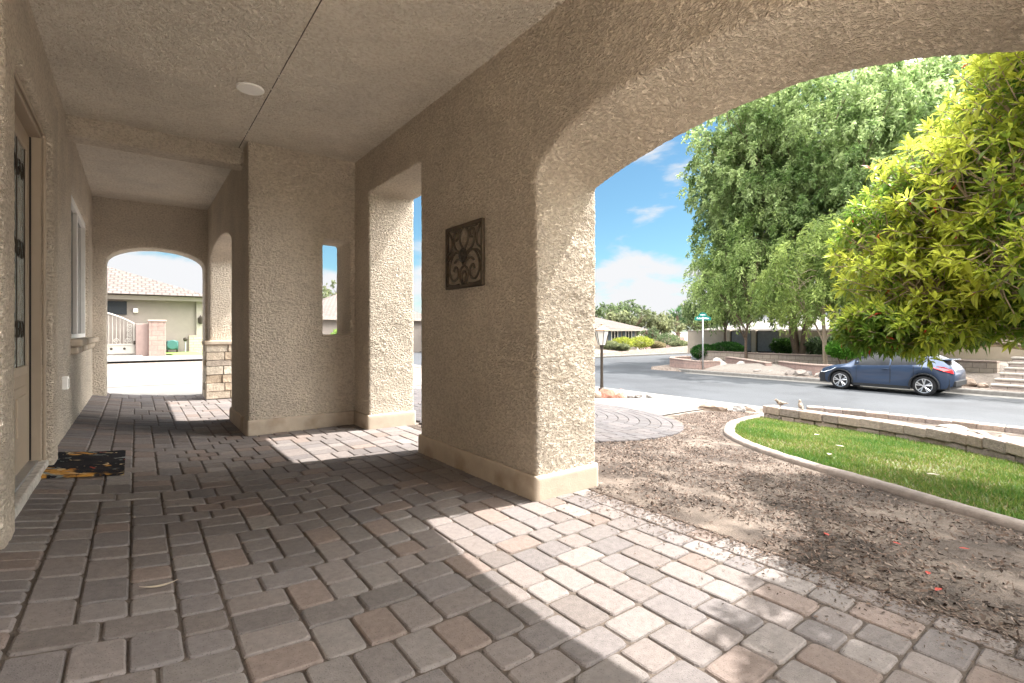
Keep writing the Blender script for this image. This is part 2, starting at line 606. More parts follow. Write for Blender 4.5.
def sheet(name, outline, zf, mat_, lift=0.004, kind='structure', res=0.35, thick=0.0):
    """a flat outline laid over the terrain, cut into cells so that it follows the slope"""
    bm = bmesh.new()
    vs = [bm.verts.new((p[0], p[1], 0)) for p in outline]
    bm.faces.new(vs)
    xs = [p[0] for p in outline]; ys = [p[1] for p in outline]
    for ax, lo, hi in ((0, min(xs), max(xs)), (1, min(ys), max(ys))):
        n = int((hi - lo) / res)
        for k in range(1, n):
            c = [0, 0, 0]; c[ax] = lo + (hi - lo) * k / n
            nn = [0, 0, 0]; nn[ax] = 1
            bmesh.ops.bisect_plane(bm, geom=bm.verts[:] + bm.edges[:] + bm.faces[:], plane_co=c, plane_no=nn)
    for v in bm.verts:
        v.co.z = float(zf(v.co.x, v.co.y)) + lift
    bmesh.ops.recalc_face_normals(bm, faces=bm.faces)
    for f in bm.faces:
        if f.normal.z < 0: f.normal_flip()
    if thick:
        r = bmesh.ops.extrude_face_region(bm, geom=bm.faces[:])
        for v in [g for g in r['geom'] if isinstance(g, bmesh.types.BMVert)]:
            v.co.z -= thick
        bmesh.ops.recalc_face_normals(bm, faces=bm.faces)
    me = bpy.data.meshes.new(name)
    bm.to_mesh(me)
    bm.free()
    o = link_mesh(name, me, mat_, None)
    if kind: o['kind'] = kind
    return o

xs = np.unique(np.concatenate([np.linspace(-260, -10, 14), np.linspace(-10, 2.0, 10), [2.29, 2.3], np.linspace(2.45, 11.4, 60),
                               [11.5, 11.56], [19.99, 20.06], np.linspace(12.5, 19, 5), np.linspace(20.6, 45, 40), np.linspace(50, 420, 16)]))
ys = np.unique(np.concatenate([np.linspace(-200, -8, 12), np.linspace(-7, 15.3, 70), [15.39, 15.41, 24.09, 24.11, 24.19, 24.21],
                               np.linspace(16, 24, 7), np.linspace(25, 60, 20), np.linspace(70, 420, 16)]))
grid_mesh('ground', xs, ys, terr, GRAVEL, kind='structure')
flat = lambda x, y: STREET_Z
# main street and the side street that leaves it
sheet('street', [(11.6, -120), (19.9, -120), (19.9, 13.0), (20.3, 14.6), (21.2, 15.3), (23, 15.5), (160, 15.5), (160, 24), (22.5, 24), (20.6, 24.5), (19.9, 26), (19.9, 160), (11.6, 160)],
      flat, ASPH, lift=0, res=30)
def kerb(path, w, h, z0=STREET_Z - 0.05):
    m = MB()
    n = len(path)
    L_, R_ = [], []
    for i, p in enumerate(path):
        a = Vector(path[max(i - 1, 0)]); b = Vector(path[min(i + 1, n - 1)])
        t = (b - a).normalized()
        q = Vector((-t.y, t.x))
        L_.append((p[0], p[1])); R_.append((p[0] + q.x * w, p[1] + q.y * w))
    vs, fs = [], []
    for a, b in zip(L_, R_):
        vs += [(a[0], a[1], z0), (a[0], a[1], STREET_Z + h), (b[0], b[1], STREET_Z + h + 0.01), (b[0], b[1], z0)]
    for i in range(n - 1):
        for k in range(4):
            fs.append((i * 4 + k, i * 4 + (k + 1) % 4, i * 4 + 4 + (k + 1) % 4, i * 4 + 4 + k))
    fs += [(0, 1, 2, 3), tuple(4 * (n - 1) + k for k in (3, 2, 1, 0))]
    m.add(vs, fs)
    o = m.build('kerb', CURBM, bevel=0.03)
    o['kind'] = 'structure'
far_kerb = [(19.9, 8 - 6 * k) for k in range(20, 0, -1)][:-1] + [(19.9, 4), (19.9, 8), (19.9, 13.0), (20.05, 13.9), (20.4, 14.7), (21.2, 15.3), (23, 15.5), (30, 15.5), (60, 15.5), (150, 15.5)]
kerb([(p[0], p[1]) for p in reversed(far_kerb)], 0.35, 0.13)
kerb([(150, 24), (60, 24), (30, 24), (22.5, 24), (20.6, 24.5), (19.9, 26), (19.9, 60), (19.9, 150)][::-1], 0.35, 0.13)
kerb([(11.6, -110), (11.6, -20), (11.6, 0), (11.6, 5), (11.6, 10), (11.6, 40), (11.6, 150)], 0.3, 0.12)
# concrete gutter pans beside the kerbs
for x0, x1, y0, y1 in ((11.6, 12.05, -110, 150), (19.35, 19.9, -110, 13.2)):
    sheet('gutter', [(x0, y0), (x1, y0), (x1, y1), (x0, y1)], flat, CONC, lift=0.004, res=40)
# pale concrete drive behind the porch
sheet('driveway', [(-9, 9.25), (3.4, 9.25), (6.5, 11.0), (11.3, 11.5), (11.3, 15.3), (-9, 15.3)], lambda x, y: max(float(terr(x, y)), -0.9) + (0.064 if x < 2.295 else 0.012), CONC, lift=0.0, res=0.8)
for y in (11.25, 12.55):
    sheet('driveway_joint', [(-9, y), (6.2, y), (6.2, y + 0.05), (-9, y + 0.05)], lambda x, y: float(terr(x, y)) + (0.070 if x < 2.295 else 0.018), mat('joint_dark', (0.12, 0.11, 0.1), 0.9), lift=0.0, res=0.8)
sheet('path', [(-12, 20.7), (11.3, 20.7), (11.3, 24.2), (-12, 24.2)], lambda x, y: float(terr(x, y)) + (0.072 if x < 2.295 else 0.02), CONC, lift=0.0, res=0.8)
sheet('path', [(-12, 24.2), (0.2, 24.2), (0.2, 26.5), (-12, 26.5)], lambda x, y: float(terr(x, y)) + (0.072 if x < 2.295 else 0.02), CONC, lift=0.0, res=0.8)

# ------------------------------------------------------------------ the porch: house shell
HOUSE = empty('stucco_house', (0.9, 4, 0), 'beige stucco house with the arched entry porch one stands in', 'house')
CZ = 2.815
XW0, XW1 = 1.885, 2.385
def interp(pts, n=40):
    a = np.array(sorted(pts)); t = np.linspace(a[0, 0], a[-1, 0], n)
    # smooth monotone-ish interpolation
    z = np.interp(t, a[:, 0], a[:, 1])
    for _ in range(4):
        z[1:-1] = 0.25 * z[:-2] + 0.5 * z[1:-1] + 0.25 * z[2:]
    return np.stack([t, z], 1)
yj0, yj1 = 0.05, 2.27
inner = interp([(0.05, 1.93), (0.3, 2.03), (0.55, 2.11), (0.78, 2.155), (1.06, 2.19), (1.43, 2.20), (1.74, 2.175), (2.03, 2.105), (2.2, 2.02), (2.27, 1.95)])
outer = interp([(0.05, 1.83), (0.3, 1.925), (0.49, 2.005), (0.88, 2.10), (1.06, 2.112), (1.38, 2.10), (1.70, 2.06), (1.97, 2.005), (2.27, 1.92)])
m = MB()
vs, fs = [], []
n = len(inner)
for (a, za), (b, zb) in zip(inner, outer):
    vs += [(XW0, a, za), (XW1, b, zb), (XW1, b, 3.1), (XW0, a, 3.1)]
for i in range(n - 1):
    for k in range(4):
        fs.append((i * 4 + k, i * 4 + (k + 1) % 4, i * 4 + 4 + (k + 1) % 4, i * 4 + 4 + k))
fs += [(3, 2, 1, 0), tuple(4 * (n - 1) + k for k in range(4))]
m.add(vs, fs)
m.box(XW0, XW1, yj1 - 0.003, 3.77, -0.3, 3.1)        # the pillar with the plaque
m.box(XW0, XW1, -0.5, yj0 + 0.003, -0.3, 3.1)
m.box(XW0, XW1, 3.7, 5.0, 2.41, 3.1)                 # lintel
m.box(XW0, XW1, 4.93, 5.8, -0.3, 3.1)
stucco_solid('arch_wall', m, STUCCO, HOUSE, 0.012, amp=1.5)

m = MB()                                            # cross wall with the slot, and the wall with the side arch
m.box(0.855, 1.55, 5.33, 5.80, -0.3, 3.1)
m.box(1.5, 1.9, 5.33, 5.80, -0.3, 0.958)
m.box(1.5, 1.9, 5.33, 5.80, 1.965, 3.1)
m.box(1.835, 1.9, 5.33, 5.80, -0.3, 3.1)
m.box(0.855, 1.27, 5.6, 6.40, -0.3, 3.1)
sa = []
for k in range(25):
    g = math.pi * k / 24
    sa.append((7.45 - 1.10 * math.cos(g), 1.93 + 0.28 * math.sin(g) ** 0.9))
m.prism([(6.3, 3.1), (6.3, 1.93)] + sa + [(8.6, 1.93), (8.6, 3.1)][0:2], 'x', 0.855, 1.27)
m.box(0.855, 1.27, 8.52, 9.15, -0.3, 3.1)
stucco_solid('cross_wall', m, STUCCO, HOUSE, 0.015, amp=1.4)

m = MB()                                            # end wall with its arch
ba = []
for k in range(25):
    g = math.pi * k / 24
    ba.append((0.245 - 0.575 * math.cos(g), 1.945 + 0.235 * math.sin(g)))
m.prism([(-1.2, 3.1), (-1.2, 1.945)] + ba + [(1.2, 1.945), (1.2, 3.1)], 'y', 8.75, 9.15)
m.box(-1.2, -0.33, 8.75, 9.15, -0.3, 3.1)
m.box(0.82, 1.2, 8.75, 9.15, -0.3, 3.1)
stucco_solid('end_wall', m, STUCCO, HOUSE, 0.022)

XL = -0.472
m = MB()                                            # house front: door bay and window bay cut out
m.box(-1.2, XL, -1.6, 3.05, -0.3, 3.1)
m.box(-1.2, XL, 3.0, 4.40, 2.24, 3.1)
m.box(-1.2, XL, 4.30, 6.06, -0.3, 3.1)
m.box(-1.2, XL, 6.0, 8.2, -0.3, 0.9)
m.box(-1.2, XL, 6.0, 8.2, 2.33, 3.1)
m.box(-1.2, XL, 8.12, 8.9, -0.3, 3.1)
m.box(-1.2, -0.60, 3.0, 4.4, -0.3, 2.3)
m.box(-1.2, -0.585, 6.0, 8.2, 0.8, 2.4)
m.box(XL - 0.1, XL + 0.05, 2.80, 3.05, -0.1, 2.49)    # raised band round the door
m.box(XL - 0.1, XL + 0.05, 4.30, 4.55, -0.1, 2.49)
m.box(XL - 0.1, XL + 0.05, 2.80, 4.55, 2.24, 2.49)
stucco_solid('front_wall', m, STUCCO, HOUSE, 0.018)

m = MB()
m.box(-0.6, 1.0, 5.58, 5.80, 2.645, 2.9)
stucco_solid('beam', m, STUCCO, HOUSE, 0.018)
# ceiling, trowelled too
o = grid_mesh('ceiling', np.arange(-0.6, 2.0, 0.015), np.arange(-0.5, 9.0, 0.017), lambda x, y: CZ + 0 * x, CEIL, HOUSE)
o.data.flip_normals()
rough(o.data, 1.5)
m = MB()
m.box(-1.0, 2.3, -0.5, 5.8, 2.86, 3.05)
m.box(-1.0, 1.2, 5.803, 9.1, 2.86, 3.05)
m.box(-0.6, XW0, -0.5, -0.32, 2.35, 2.86)  # added unseen header, keeps sky light off the foreground floor
m.build('shell', STUCCO, HOUSE)
m = MB()                                            # roof over the porch
m.prism([(-6.0, 3.12), (2.72, 3.12), (2.72, 3.27), (-1.5, 4.9), (-6.0, 4.9)], 'y', -0.75, 6.0)
m.prism([(-6.0, 3.12), (1.45, 3.12), (1.45, 3.27), (-1.5, 4.4), (-6.0, 4.4)], 'y', 6.003, 9.4)
m.build('roof', TILE, HOUSE)
m = MB()
m.box(-6.0, -1.2, -6.0, 9.15, -0.3, 3.1)
m.build('rear_wall', FSTUC2, HOUSE)
m = MB()
m.box(0.808, 0.814, -0.45, 5.58, CZ - 0.003, CZ + 0.006)
m.build('ceiling_joint', mat('joint_line', (0.13, 0.10, 0.075), 0.9), HOUSE)

# smooth plinth band round the feet of the walls
def plinth(x0, x1, y0, y1, h=0.145, z0=-0.1):
    m = MB()
    m.box(x0 - 0.02, x1 + 0.02, y0 - 0.02, y1 + 0.02, z0, h)
    me = m.mesh('plinth')
    o = bpy.data.objects.new('plinth', me); COL.objects.link(o)
    r = o.modifiers.new('r', 'REMESH'); r.mode = 'VOXEL'; r.voxel_size = 0.018
    s = o.modifiers.new('s', 'SMOOTH'); s.iterations = 2
    dg = bpy.context.evaluated_depsgraph_get()
    m2 = bpy.data.meshes.new_from_object(o.evaluated_get(dg))
    bpy.data.objects.remove(o)
    rough(m2, 0.35)
    m2.materials.clear()
    link_mesh('plinth', m2, PLINTH, HOUSE, smooth=True)
plinth(XW0, XW1, yj1, 3.77)
plinth(XW0, XW1, 4.93, 5.78)
plinth(0.855, 1.86, 5.33, 5.80)
plinth(0.855, 1.27, 5.8, 6.40)

# window slot sill, door, window
m = MB()
m.box(1.54, 1.84, 5.315, 5.79, 0.945, 0.962)
m.build('slot_sill', PLINTH, HOUSE, bevel=0.006)

DOOR = MB().box(-0.575, -0.53, 3.09, 4.27, 0.2, 2.20).build('door', FRAME, HOUSE, bevel=0.004)
m = MB()
for y0, y1 in ((3.03, 3.085), (4.275, 4.33)):
    m.box(-0.60, -0.475, y0, y1, 0.14, 2.26)
    m.box(-0.475, -0.455, y0 + (0.0 if y0 < 4 else 0.02), y1 - (0.02 if y0 < 4 else 0.0), 0.14, 2.26)
m.box(-0.60, -0.475, 3.085, 4.275, 2.205, 2.26)
m.box(-0.475, -0.457, 3.085, 4.275, 2.225, 2.26)
m.build('door_frame', FRAME, HOUSE, bevel=0.006)
MB().box(-0.574, -0.522, 4.262, 4.274, 0.2, 2.2).build('gap_strip', mat('strip_black', (0.01, 0.01, 0.01), 0.7), DOOR)  # thin black strip in the gap between door and frame
MB().box(-0.533, -0.526, 3.26, 4.10, 0.80, 2.06).build('glass', GLASS, DOOR)
m = MB()
for y0, y1, z0, z1 in ((3.22, 3.27, 0.75, 2.11), (4.09, 4.14, 0.75, 2.11), (3.27, 4.09, 0.75, 0.80), (3.27, 4.09, 2.06, 2.11)):
    m.box(-0.533, -0.515, y0, y1, z0, z1)
m.build('glass_moulding', FRAME, DOOR, bevel=0.008)
for y0, y1 in ((3.24, 3.62), (3.74, 4.12)):
    m = MB()
    m.box(-0.533, -0.524, y0, y1, 0.36, 0.68)
    m.box(-0.533, -0.514, y0 + 0.05, y1 - 0.05, 0.41, 0.63)
    m.build('panel', FRAME, DOOR, bevel=0.008)
m = MB()                                            # iron scrolls in front of the glass
def scroll(m, cx, y, z, r, turns, s, rad=0.006, plane='x', n=26, a0=0.0, d=1):
    pts = []
    for k in range(n + 1):
        t = k / n
        g = a0 + d * turns * 2 * math.pi * t
        rr = r * (1 - 0.8 * t)
        pts.append((cx, y + s * rr * math.cos(g), z + rr * math.sin(g)) if plane == 'x' else (y + s * rr * math.cos(g), cx, z + rr * math.sin(g)))
    m.tube(pts, rad, 5)
for z in (1.0, 1.45, 1.9):
    for y in (3.45, 3.68, 3.91):
        scroll(m, -0.522, y - 0.05, z, 0.07, 1.2, 1, 0.0035)
        scroll(m, -0.522, y + 0.05, z, 0.07, 1.2, -1, 0.0035)
for y in (3.57, 3.80, 4.04):
    m.tube([(-0.522, y, 0.80), (-0.522, y, 2.06)], 0.003, 5)
m.build('scrollwork', DARK, DOOR)
m = MB()
m.lathe((-0.53, 3.16, 1.0), [(0.03, 0), (0.03, 0.01), (0.012, 0.014), (0.012, 0.05), (0.03, 0.055), (0.033, 0.075), (0.02, 0.09)], 12, 'x')
m.build('door_knob', BRONZE, DOOR, smooth=True)
MB().box(-0.60, -0.445, 3.0, 4.56, 0.05, 0.185).build('threshold', THRESH, HOUSE, bevel=0.008)
MB().box(-0.58, -0.485, 3.11, 4.24, 0.185, 0.2).build('threshold_strip', METAL_G, HOUSE, bevel=0.004)

WIN = MB().box(-0.58, -0.545, 6.05, 8.13, 0.9, 2.33).build('window', CHARC, HOUSE)
m = MB()
for y0, y1, z0, z1 in ((6.05, 6.12, 0.9, 2.33), (8.06, 8.13, 0.9, 2.33), (6.12, 8.06, 0.9, 0.97), (6.12, 8.06, 2.26, 2.33), (7.06, 7.12, 0.97, 2.26)):
    m.box(-0.545, -0.505, y0, y1, z0, z1)
m.build('window_frame', WHITEP, WIN, bevel=0.006)
m = MB()
m.box(-0.58, -0.385, 5.93, 8.28, 0.86, 0.925)
m.box(-0.56, -0.42, 5.98, 8.22, 0.79, 0.86)
m.build('window_sill', PLINTH, WIN, bevel=0.02, seg=3, smooth=False)
OUT = MB().box(-0.48, -0.435, 5.32, 5.39, 0.53, 0.635).build('outlet', WHITEP, HOUSE, bevel=0.008)
MB().box(-0.435, -0.429, 5.335, 5.375, 0.545, 0.62).build('outlet_cover', mat('outlet_grey', (0.5, 0.47, 0.42), 0.5), OUT, bevel=0.003)
# recessed ceiling light
LT = MB().lathe((0.68, 4.16, CZ - 0.016), [(0.062, 0.0), (0.088, 0.0), (0.094, 0.006), (0.094, 0.02), (0.062, 0.02)], 28).build('downlight', WHITEP, HOUSE, smooth=False)
MB().lathe((0.68, 4.16, CZ - 0.012), [(0.0615, 0.0), (0.05, 0.004), (0.03, 0.006)], 24).build('lens', mat('frosted_lens', (0.42, 0.40, 0.36), 0.4), LT)

# ledge stone at the foot of the far pier
PIER = MB().box(0.84, 1.29, 8.44, 8.75, 0.0, 0.80).build('stone_pier', SAND, HOUSE)
m = MB()
rr = random.Random(5)
z = 0.01
while z < 0.80:
    h = rr.uniform(0.07, 0.13)
    if z + h > 0.78: h = 0.80 - z
    x = 0.805
    while x < 1.29:
        w = rr.uniform(0.16, 0.36)
        x1 = min(x + w, 1.31)
        c = rr.choice([(0.50, 0.42, 0.33), (0.44, 0.35, 0.26), (0.55, 0.48, 0.39), (0.40, 0.34, 0.28)])
        m.col = c
        d = rr.uniform(0, 0.03)
        m.box(x + 0.004, x1 - 0.004, 8.405 + d, 8.46, z + 0.004, z + h - 0.004)
        x = x1
    y = 8.46
    while y < 8.74:
        y1 = min(y + rr.uniform(0.15, 0.3), 8.745)
        m.col = rr.choice([(0.50, 0.42, 0.33), (0.44, 0.35, 0.26), (0.55, 0.48, 0.39)])
        d = rr.uniform(0, 0.02)
        m.box(0.80 + d, 0.86, y + 0.004, y1 - 0.004, z + 0.004, z + h - 0.004)
        y = y1
    z += h
    if h <= 0.02: break
m.build('stone_facing', STONE, PIER, bevel=0.01, colors=True)
MB().box(0.775, 1.33, 8.37, 8.75, 0.80, 0.86).build('cap', PLINTH, PIER, bevel=0.015)

# ------------------------------------------------------------------ paved porch floor
rp = random.Random(11)
PC = [(0.215, 0.187, 0.175), (0.204, 0.176, 0.163), (0.227, 0.197, 0.183), (0.197, 0.176, 0.170), (0.192, 0.170, 0.161), (0.226, 0.180, 0.158), (0.235, 0.21, 0.197)]
def paver(m, x0, x1, y0, y1, zf, top=0.0, gap=0.0025, rc=0.016, cols=PC, M=None):
    c = rp.choice(cols)
    k = rp.uniform(0.73, 0.95)
    m.col = tuple(v * k for v in c)
    x0 += gap; x1 -= gap; y0 += gap; y1 -= gap
    pts = []
    for cx, cy, g0 in ((x1, y1, 0), (x0, y1, 90), (x0, y0, 180), (x1, y0, 270)):
        q = rc * rp.uniform(0.6, 1.6)
        ax = cx - q if cx == x1 else cx + q
        ay = cy - q if cy == y1 else cy + q
        for g in (0, 45, 90):
            pts.append((ax + q * math.cos(R(g0 + g)) + rp.uniform(-.0012, .0012), ay + q * math.sin(R(g0 + g)) + rp.uniform(-.0012, .0012)))
    cx, cy = (x0 + x1) / 2, (y0 + y1) / 2
    h = rp.uniform(-0.0018, 0.0018)
    sx, sy = rp.uniform(-.007, .007), rp.uniform(-.007, .007)
    def P(p, f, dz):
        x, y = p
        dx, dy = x - cx, y - cy
        L_ = math.hypot(dx, dy)
        s = 1 - f / L_
        X, Y = cx + dx * s, cy + dy * s
        if M: X, Y = M(X, Y)
        return (X, Y, float(zf(X, Y)) + top + h + sx * dx + sy * dy + dz)
    n = 12
    vs = [P(p, 0.011, 0) for p in pts] + [P(p, 0.0045, -0.0028) for p in pts] + [P(p, 0.0005, -0.0085) for p in pts] + [P(p, 0, -0.03) for p in pts]
    fs = [tuple(range(n))]
    for r in range(3):
        for i in range(n):
            fs.append((r * n + i, (r + 1) * n + i, (r + 1) * n + (i + 1) % n, r * n + (i + 1) % n))
    m.add(vs, fs)
def pack(cols, rows, seed):
    """random ashlar of 2x2, 3x2 and 2x3 cells"""
    q = random.Random(seed)
    top = [0] * cols
    joint = [-1] * (cols + 1)                      # height up to which the last joint at this column runs
    out = []
    while min(top) < rows:
        lo = min(top)
        i = top.index(lo)
        j = i
        while j < cols and top[j] == lo: j += 1
        Ln = j - i
        opts = [(w, h) for w, h in ((3, 2), (3, 2), (2, 3), (2, 3), (2, 2), (2, 2)) if w <= Ln and Ln - w != 1]
        if not opts: opts = [(Ln, 2)]
        free = [o_ for o_ in opts if joint[i + o_[0]] != lo]
        w, h = q.choice(free or opts)
        joint[i] = max(joint[i], lo + h); joint[i + w] = lo + h
        for k in range(i, i + w): top[k] = lo + h
        out.append((i, lo, w, h))
    return out
fz = lambda x, y: floor_z(x)
PATIO = MB()
U = 0.068
for (i, j, w, h) in pack(38, 148, 3):
    x0, y0 = -0.293 + i * U, -0.85 + j * U
    if x0 > 1.87 and y0 > 2.33 and y0 + h * U < 3.7 and x0 + w * U < 2.36: continue
    paver(PATIO, x0, x0 + w * U, y0, y0 + h * U, fz)
# soldier course along the house front, and border along the open side
y = -0.85
while y < 9.2:
    d = 0.098
    paver(PATIO, -0.293 - 0.205, -0.295, y, y + d, fz)
    y += d
sand = grid_mesh('paver_bed', np.linspace(-0.6, 2.29, 40), [-0.86, 9.22], lambda x, y: floor_z(x) - 0.0085, SAND, kind='structure')
o = PATIO.build('patio', PAVER, colors=True)
o['kind'] = 'structure'

# ------------------------------------------------------------------ front yard
def catmull(pts, n=8, closed=False):
    P = [Vector(p) for p in pts]
    out = []
    N = len(P)
    for i in range(N if closed else N - 1):
        p0, p1, p2, p3 = (P[(i - 1) % N], P[i], P[(i + 1) % N], P[(i + 2) % N]) if closed else (P[max(i - 1, 0)], P[i], P[i + 1], P[min(i + 2, N - 1)])
        for k in range(n):
            t = k / n
            out.append(0.5 * (2 * p1 + (p2 - p0) * t + (2 * p0 - 5 * p1 + 4 * p2 - p3) * t * t + (3 * p1 - p0 - 3 * p2 + p3) * t ** 3))
    if not closed: out.append(P[-1])
    return out
sheet('mulch_bed', [(2.3, -6), (11.3, -6), (11.3, 5.6), (9.7, 5.75), (6.9, 5.0), (6.2, 9.2), (2.3, 9.2)], terr, MULCH, lift=0.004, res=0.3)
edge_c = [(3.6, -3.2), (3.75, -1.2), (4.0, 0.2), (4.17, 0.75), (4.48, 1.35), (4.80, 2.05), (5.25, 2.72), (5.7, 3.18), (6.2, 3.52), (7.25, 4.04), (8.5, 4.42), (9.6, 4.68), (10.4, 4.85)]
ec = catmull(edge_c, 8)
def strip(path, w, h, name, mat_, zf, jitter=0.0):
    m = MB()
    vs, fs = [], []
    n = len(path)
    prof = [(-0.5, -0.05), (-0.5, 0.7), (-0.38, 0.95), (0, 1.0), (0.38, 0.95), (0.5, 0.7), (0.5, -0.05)]
    for i, p in enumerate(path):
        t = (path[min(i + 1, n - 1)] - path[max(i - 1, 0)]).normalized()
        q = Vector((-t.y, t.x))
        for a, b in prof:
            x, y = p.x + q.x * a * w, p.y + q.y * a * w
            vs.append((x, y, float(zf(x, y)) + b * h + random.uniform(-jitter, jitter)))
    k = len(prof)
    for i in range(n - 1):
        for j in range(k - 1):
            fs.append((i * k + j, i * k + j + 1, (i + 1) * k + j + 1, (i + 1) * k + j))
    m.add(vs, fs)
    return m.build(name, mat_, smooth=True)
o = strip(ec, 0.135, 0.05, 'edging', EDGEM, terr, 0.003)
o['kind'] = 'structure'
wall_c = [(9.05, 4.4), (8.92, 4.15), (8.80, 3.6), (8.72, 2.9), (8.55, 2.3), (8.3, 1.75), (7.95, 1.3), (7.5, 0.85), (6.9, 0.4), (6.2, 0.0), (5.2, -0.35)]
wc = catmull(wall_c, 10)
lawn = [(p.x, p.y) for p in ec if p.y > -3.1][8:] 
lawn_poly = [(p.x + 0.05, p.y - 0.03) for p in ec if p.x < 9.0] + [(p.x - 0.03, p.y) for p in wc if p.x < 8.93 and p.y < 4.2] + [(4.6, -3.2)]
sheet('lawn_soil', lawn_poly, terr, SOIL, lift=0.010, res=0.4)

# in-polygon test
def inside(poly, X, Y):
    X = np.asarray(X); Y = np.asarray(Y)
    r = np.zeros(X.shape, bool)
    n = len(poly)
    for i in range(n):
        x0, y0 = poly[i]; x1, y1 = poly[(i + 1) % n]
        if y0 == y1: continue
        c = ((y0 > Y) != (y1 > Y)) & (X < (x1 - x0) * (Y - y0) / (y1 - y0) + x0)
        r ^= c
    return r

def fast_mesh(name, V, F, mat_, parent=None, col=None, smooth=False):
    """V (N,3), F (M,k) arrays"""
    me = bpy.data.meshes.new(name)
    k = F.shape[1]
    me.vertices.add(len(V)); me.loops.add(F.size); me.polygons.add(len(F))
    if parent is not None:
        V = V - np.array(origin(parent))
    me.vertices.foreach_set('co', V.astype(np.float32).ravel())
    me.loops.foreach_set('vertex_index', F.astype(np.int32).ravel())
    me.polygons.foreach_set('loop_start', np.arange(0, F.size, k, dtype=np.int32))
    if smooth: me.polygons.foreach_set('use_smooth', np.ones(len(F), bool))
    me.update(calc_edges=True)
    if col is not None:
        a = me.color_attributes.new('col', 'FLOAT_COLOR', 'POINT')
        a.data.foreach_set('color', np.c_[col, np.ones(len(col))].astype(np.float32).ravel())
    me.validate()
    o = bpy.data.objects.new(name, me)
    COL.objects.link(o)
    o.parent = parent
    me.materials.append(mat_)
    return o

# grass
N = 150000
gx = rng.uniform(3.6, 9.0, N); gy = rng.uniform(-3.0, 4.5, N)
ok = inside(lawn_poly, gx, gy)
gx, gy = gx[ok], gy[ok]
n = len(gx)
patch = pnoise(np.stack([gx * 1.1, gy * 1.1, np.zeros(n)], 1)) + 0.5 * pnoise(np.stack([gx * 4, gy * 4, np.ones(n)], 1))
keep = rng.uniform(0, 1, n) < np.clip(1.05 + 1.1 * patch, 0.35, 1)
gx, gy, patch = gx[keep], gy[keep], patch[keep]
n = len(gx)
gz = terr(gx, gy) + 0.01
ang = rng.uniform(0, 2 * np.pi, n)
hh = rng.uniform(0.022, 0.05, n) * np.clip(1 + 0.5 * patch, 0.6, 1.4)
lean = rng.uniform(0.0, 0.045, n)
la = rng.uniform(0, 2 * np.pi, n)
w = rng.uniform(0.003, 0.006, n)
b0 = np.stack([gx - w * np.cos(ang), gy - w * np.sin(ang), gz], 1)
b1 = np.stack([gx + w * np.cos(ang), gy + w * np.sin(ang), gz], 1)
mid = np.stack([gx + 0.35 * lean * np.cos(la), gy + 0.35 * lean * np.sin(la), gz + hh * 0.6], 1)
off = np.stack([0.7 * w * np.cos(ang), 0.7 * w * np.sin(ang), 0 * w], 1)
tip = np.stack([gx + lean * np.cos(la), gy + lean * np.sin(la), gz + hh], 1)
V = np.stack([b0, b1, mid + off, tip, mid - off], 1).reshape(-1, 3)
i5 = np.arange(n)[:, None] * 5
F = np.concatenate([i5 + np.array([[0, 1, 2, 4]]), i5 + np.array([[4, 2, 3, 3]])])[:, :]
F4 = i5 + np.array([[0, 1, 2, 4]])
F3 = i5 + np.array([[4, 2, 3]])
Ft = np.concatenate([i5 + np.array([[0, 1, 2]]), i5 + np.array([[0, 2, 4]]), F3])
t = np.clip(0.5 + 1.0 * patch + rng.normal(0, 0.25, n), 0, 1)[:, None]
dry = (rng.uniform(0, 1, n) < np.clip(0.10 - 0.35 * patch, 0.02, 0.5))[:, None]
c = (1 - t) * np.array([0.22, 0.27, 0.05]) + t * np.array([0.085, 0.20, 0.028])
c = 0.66 * np.where(dry, np.array([0.34, 0.29, 0.13]), c) * rng.uniform(0.8, 1.25, n)[:, None]
g = fast_mesh('grass', V, Ft, GRASS, col=np.repeat(c, 5, 0))
tag(g, 'green lawn grass inside the curved concrete edging', 'grass', kind='stuff')

# bark chips and litter on the bed
N = 230000
cx = rng.uniform(2.25, 9.5, N); cy = rng.uniform(-3, 6.0, N)
dens = pnoise(np.stack([cx * 1.3, cy * 1.3, np.full(N, 3.0)], 1)) + 0.6 * pnoise(np.stack([cx * 4, cy * 4, np.full(N, 5.0)], 1))
bed_poly = [(2.25, -3), (3.6, -3.2)] + [(p.x - 0.12, p.y + 0.06) for p in ec] + [(9.6, 5.5), (6.9, 4.9), (6.1, 4.1), (5.06, 3.66), (4.3, 3.4), (3.6, 3.4), (2.25, 3.9)]
keep = inside(bed_poly, cx, cy) & (rng.uniform(0, 1, N) < np.clip(0.85 + 2.0 * dens - 0.9 * np.exp(-((cx - 2.3) / 0.5) ** 2) * (cy > 1.2), 0.04, 1))
cx, cy = cx[keep], cy[keep]
n = len(cx)
q_ = np.stack([cx, cy, 0 * cx], 1)
cz = terr(cx, cy) + 0.008 + np.clip((cx - 2.3) / 0.12, 0, 1) * (0.012 * pnoise(q_ * 5) + 0.012 * pnoise(q_ * 14 + 3) + 0.009 * np.abs(pnoise(q_ * 33 + 7))) + rng.uniform(0.0, 0.009, n)
a = rng.uniform(0, 2 * np.pi, n); l = rng.uniform(0.003, 0.012, n) * rng.choice([1, 1, 1, 1.5], n); w = rng.uniform(0.0016, 0.0046, n)
tl = rng.normal(0, 0.35, n); tw = rng.normal(0, 0.5, n)
ux = np.stack([np.cos(a), np.sin(a), tl], 1) * l[:, None]; uy = np.stack([-np.sin(a), np.cos(a), tw], 1) * w[:, None]
c0 = np.stack([cx, cy, cz], 1)
V = np.stack([c0 - ux - uy, c0 + ux - uy, c0 + ux * 0.8 + uy, c0 - ux * 0.9 + uy], 1).reshape(-1, 3)
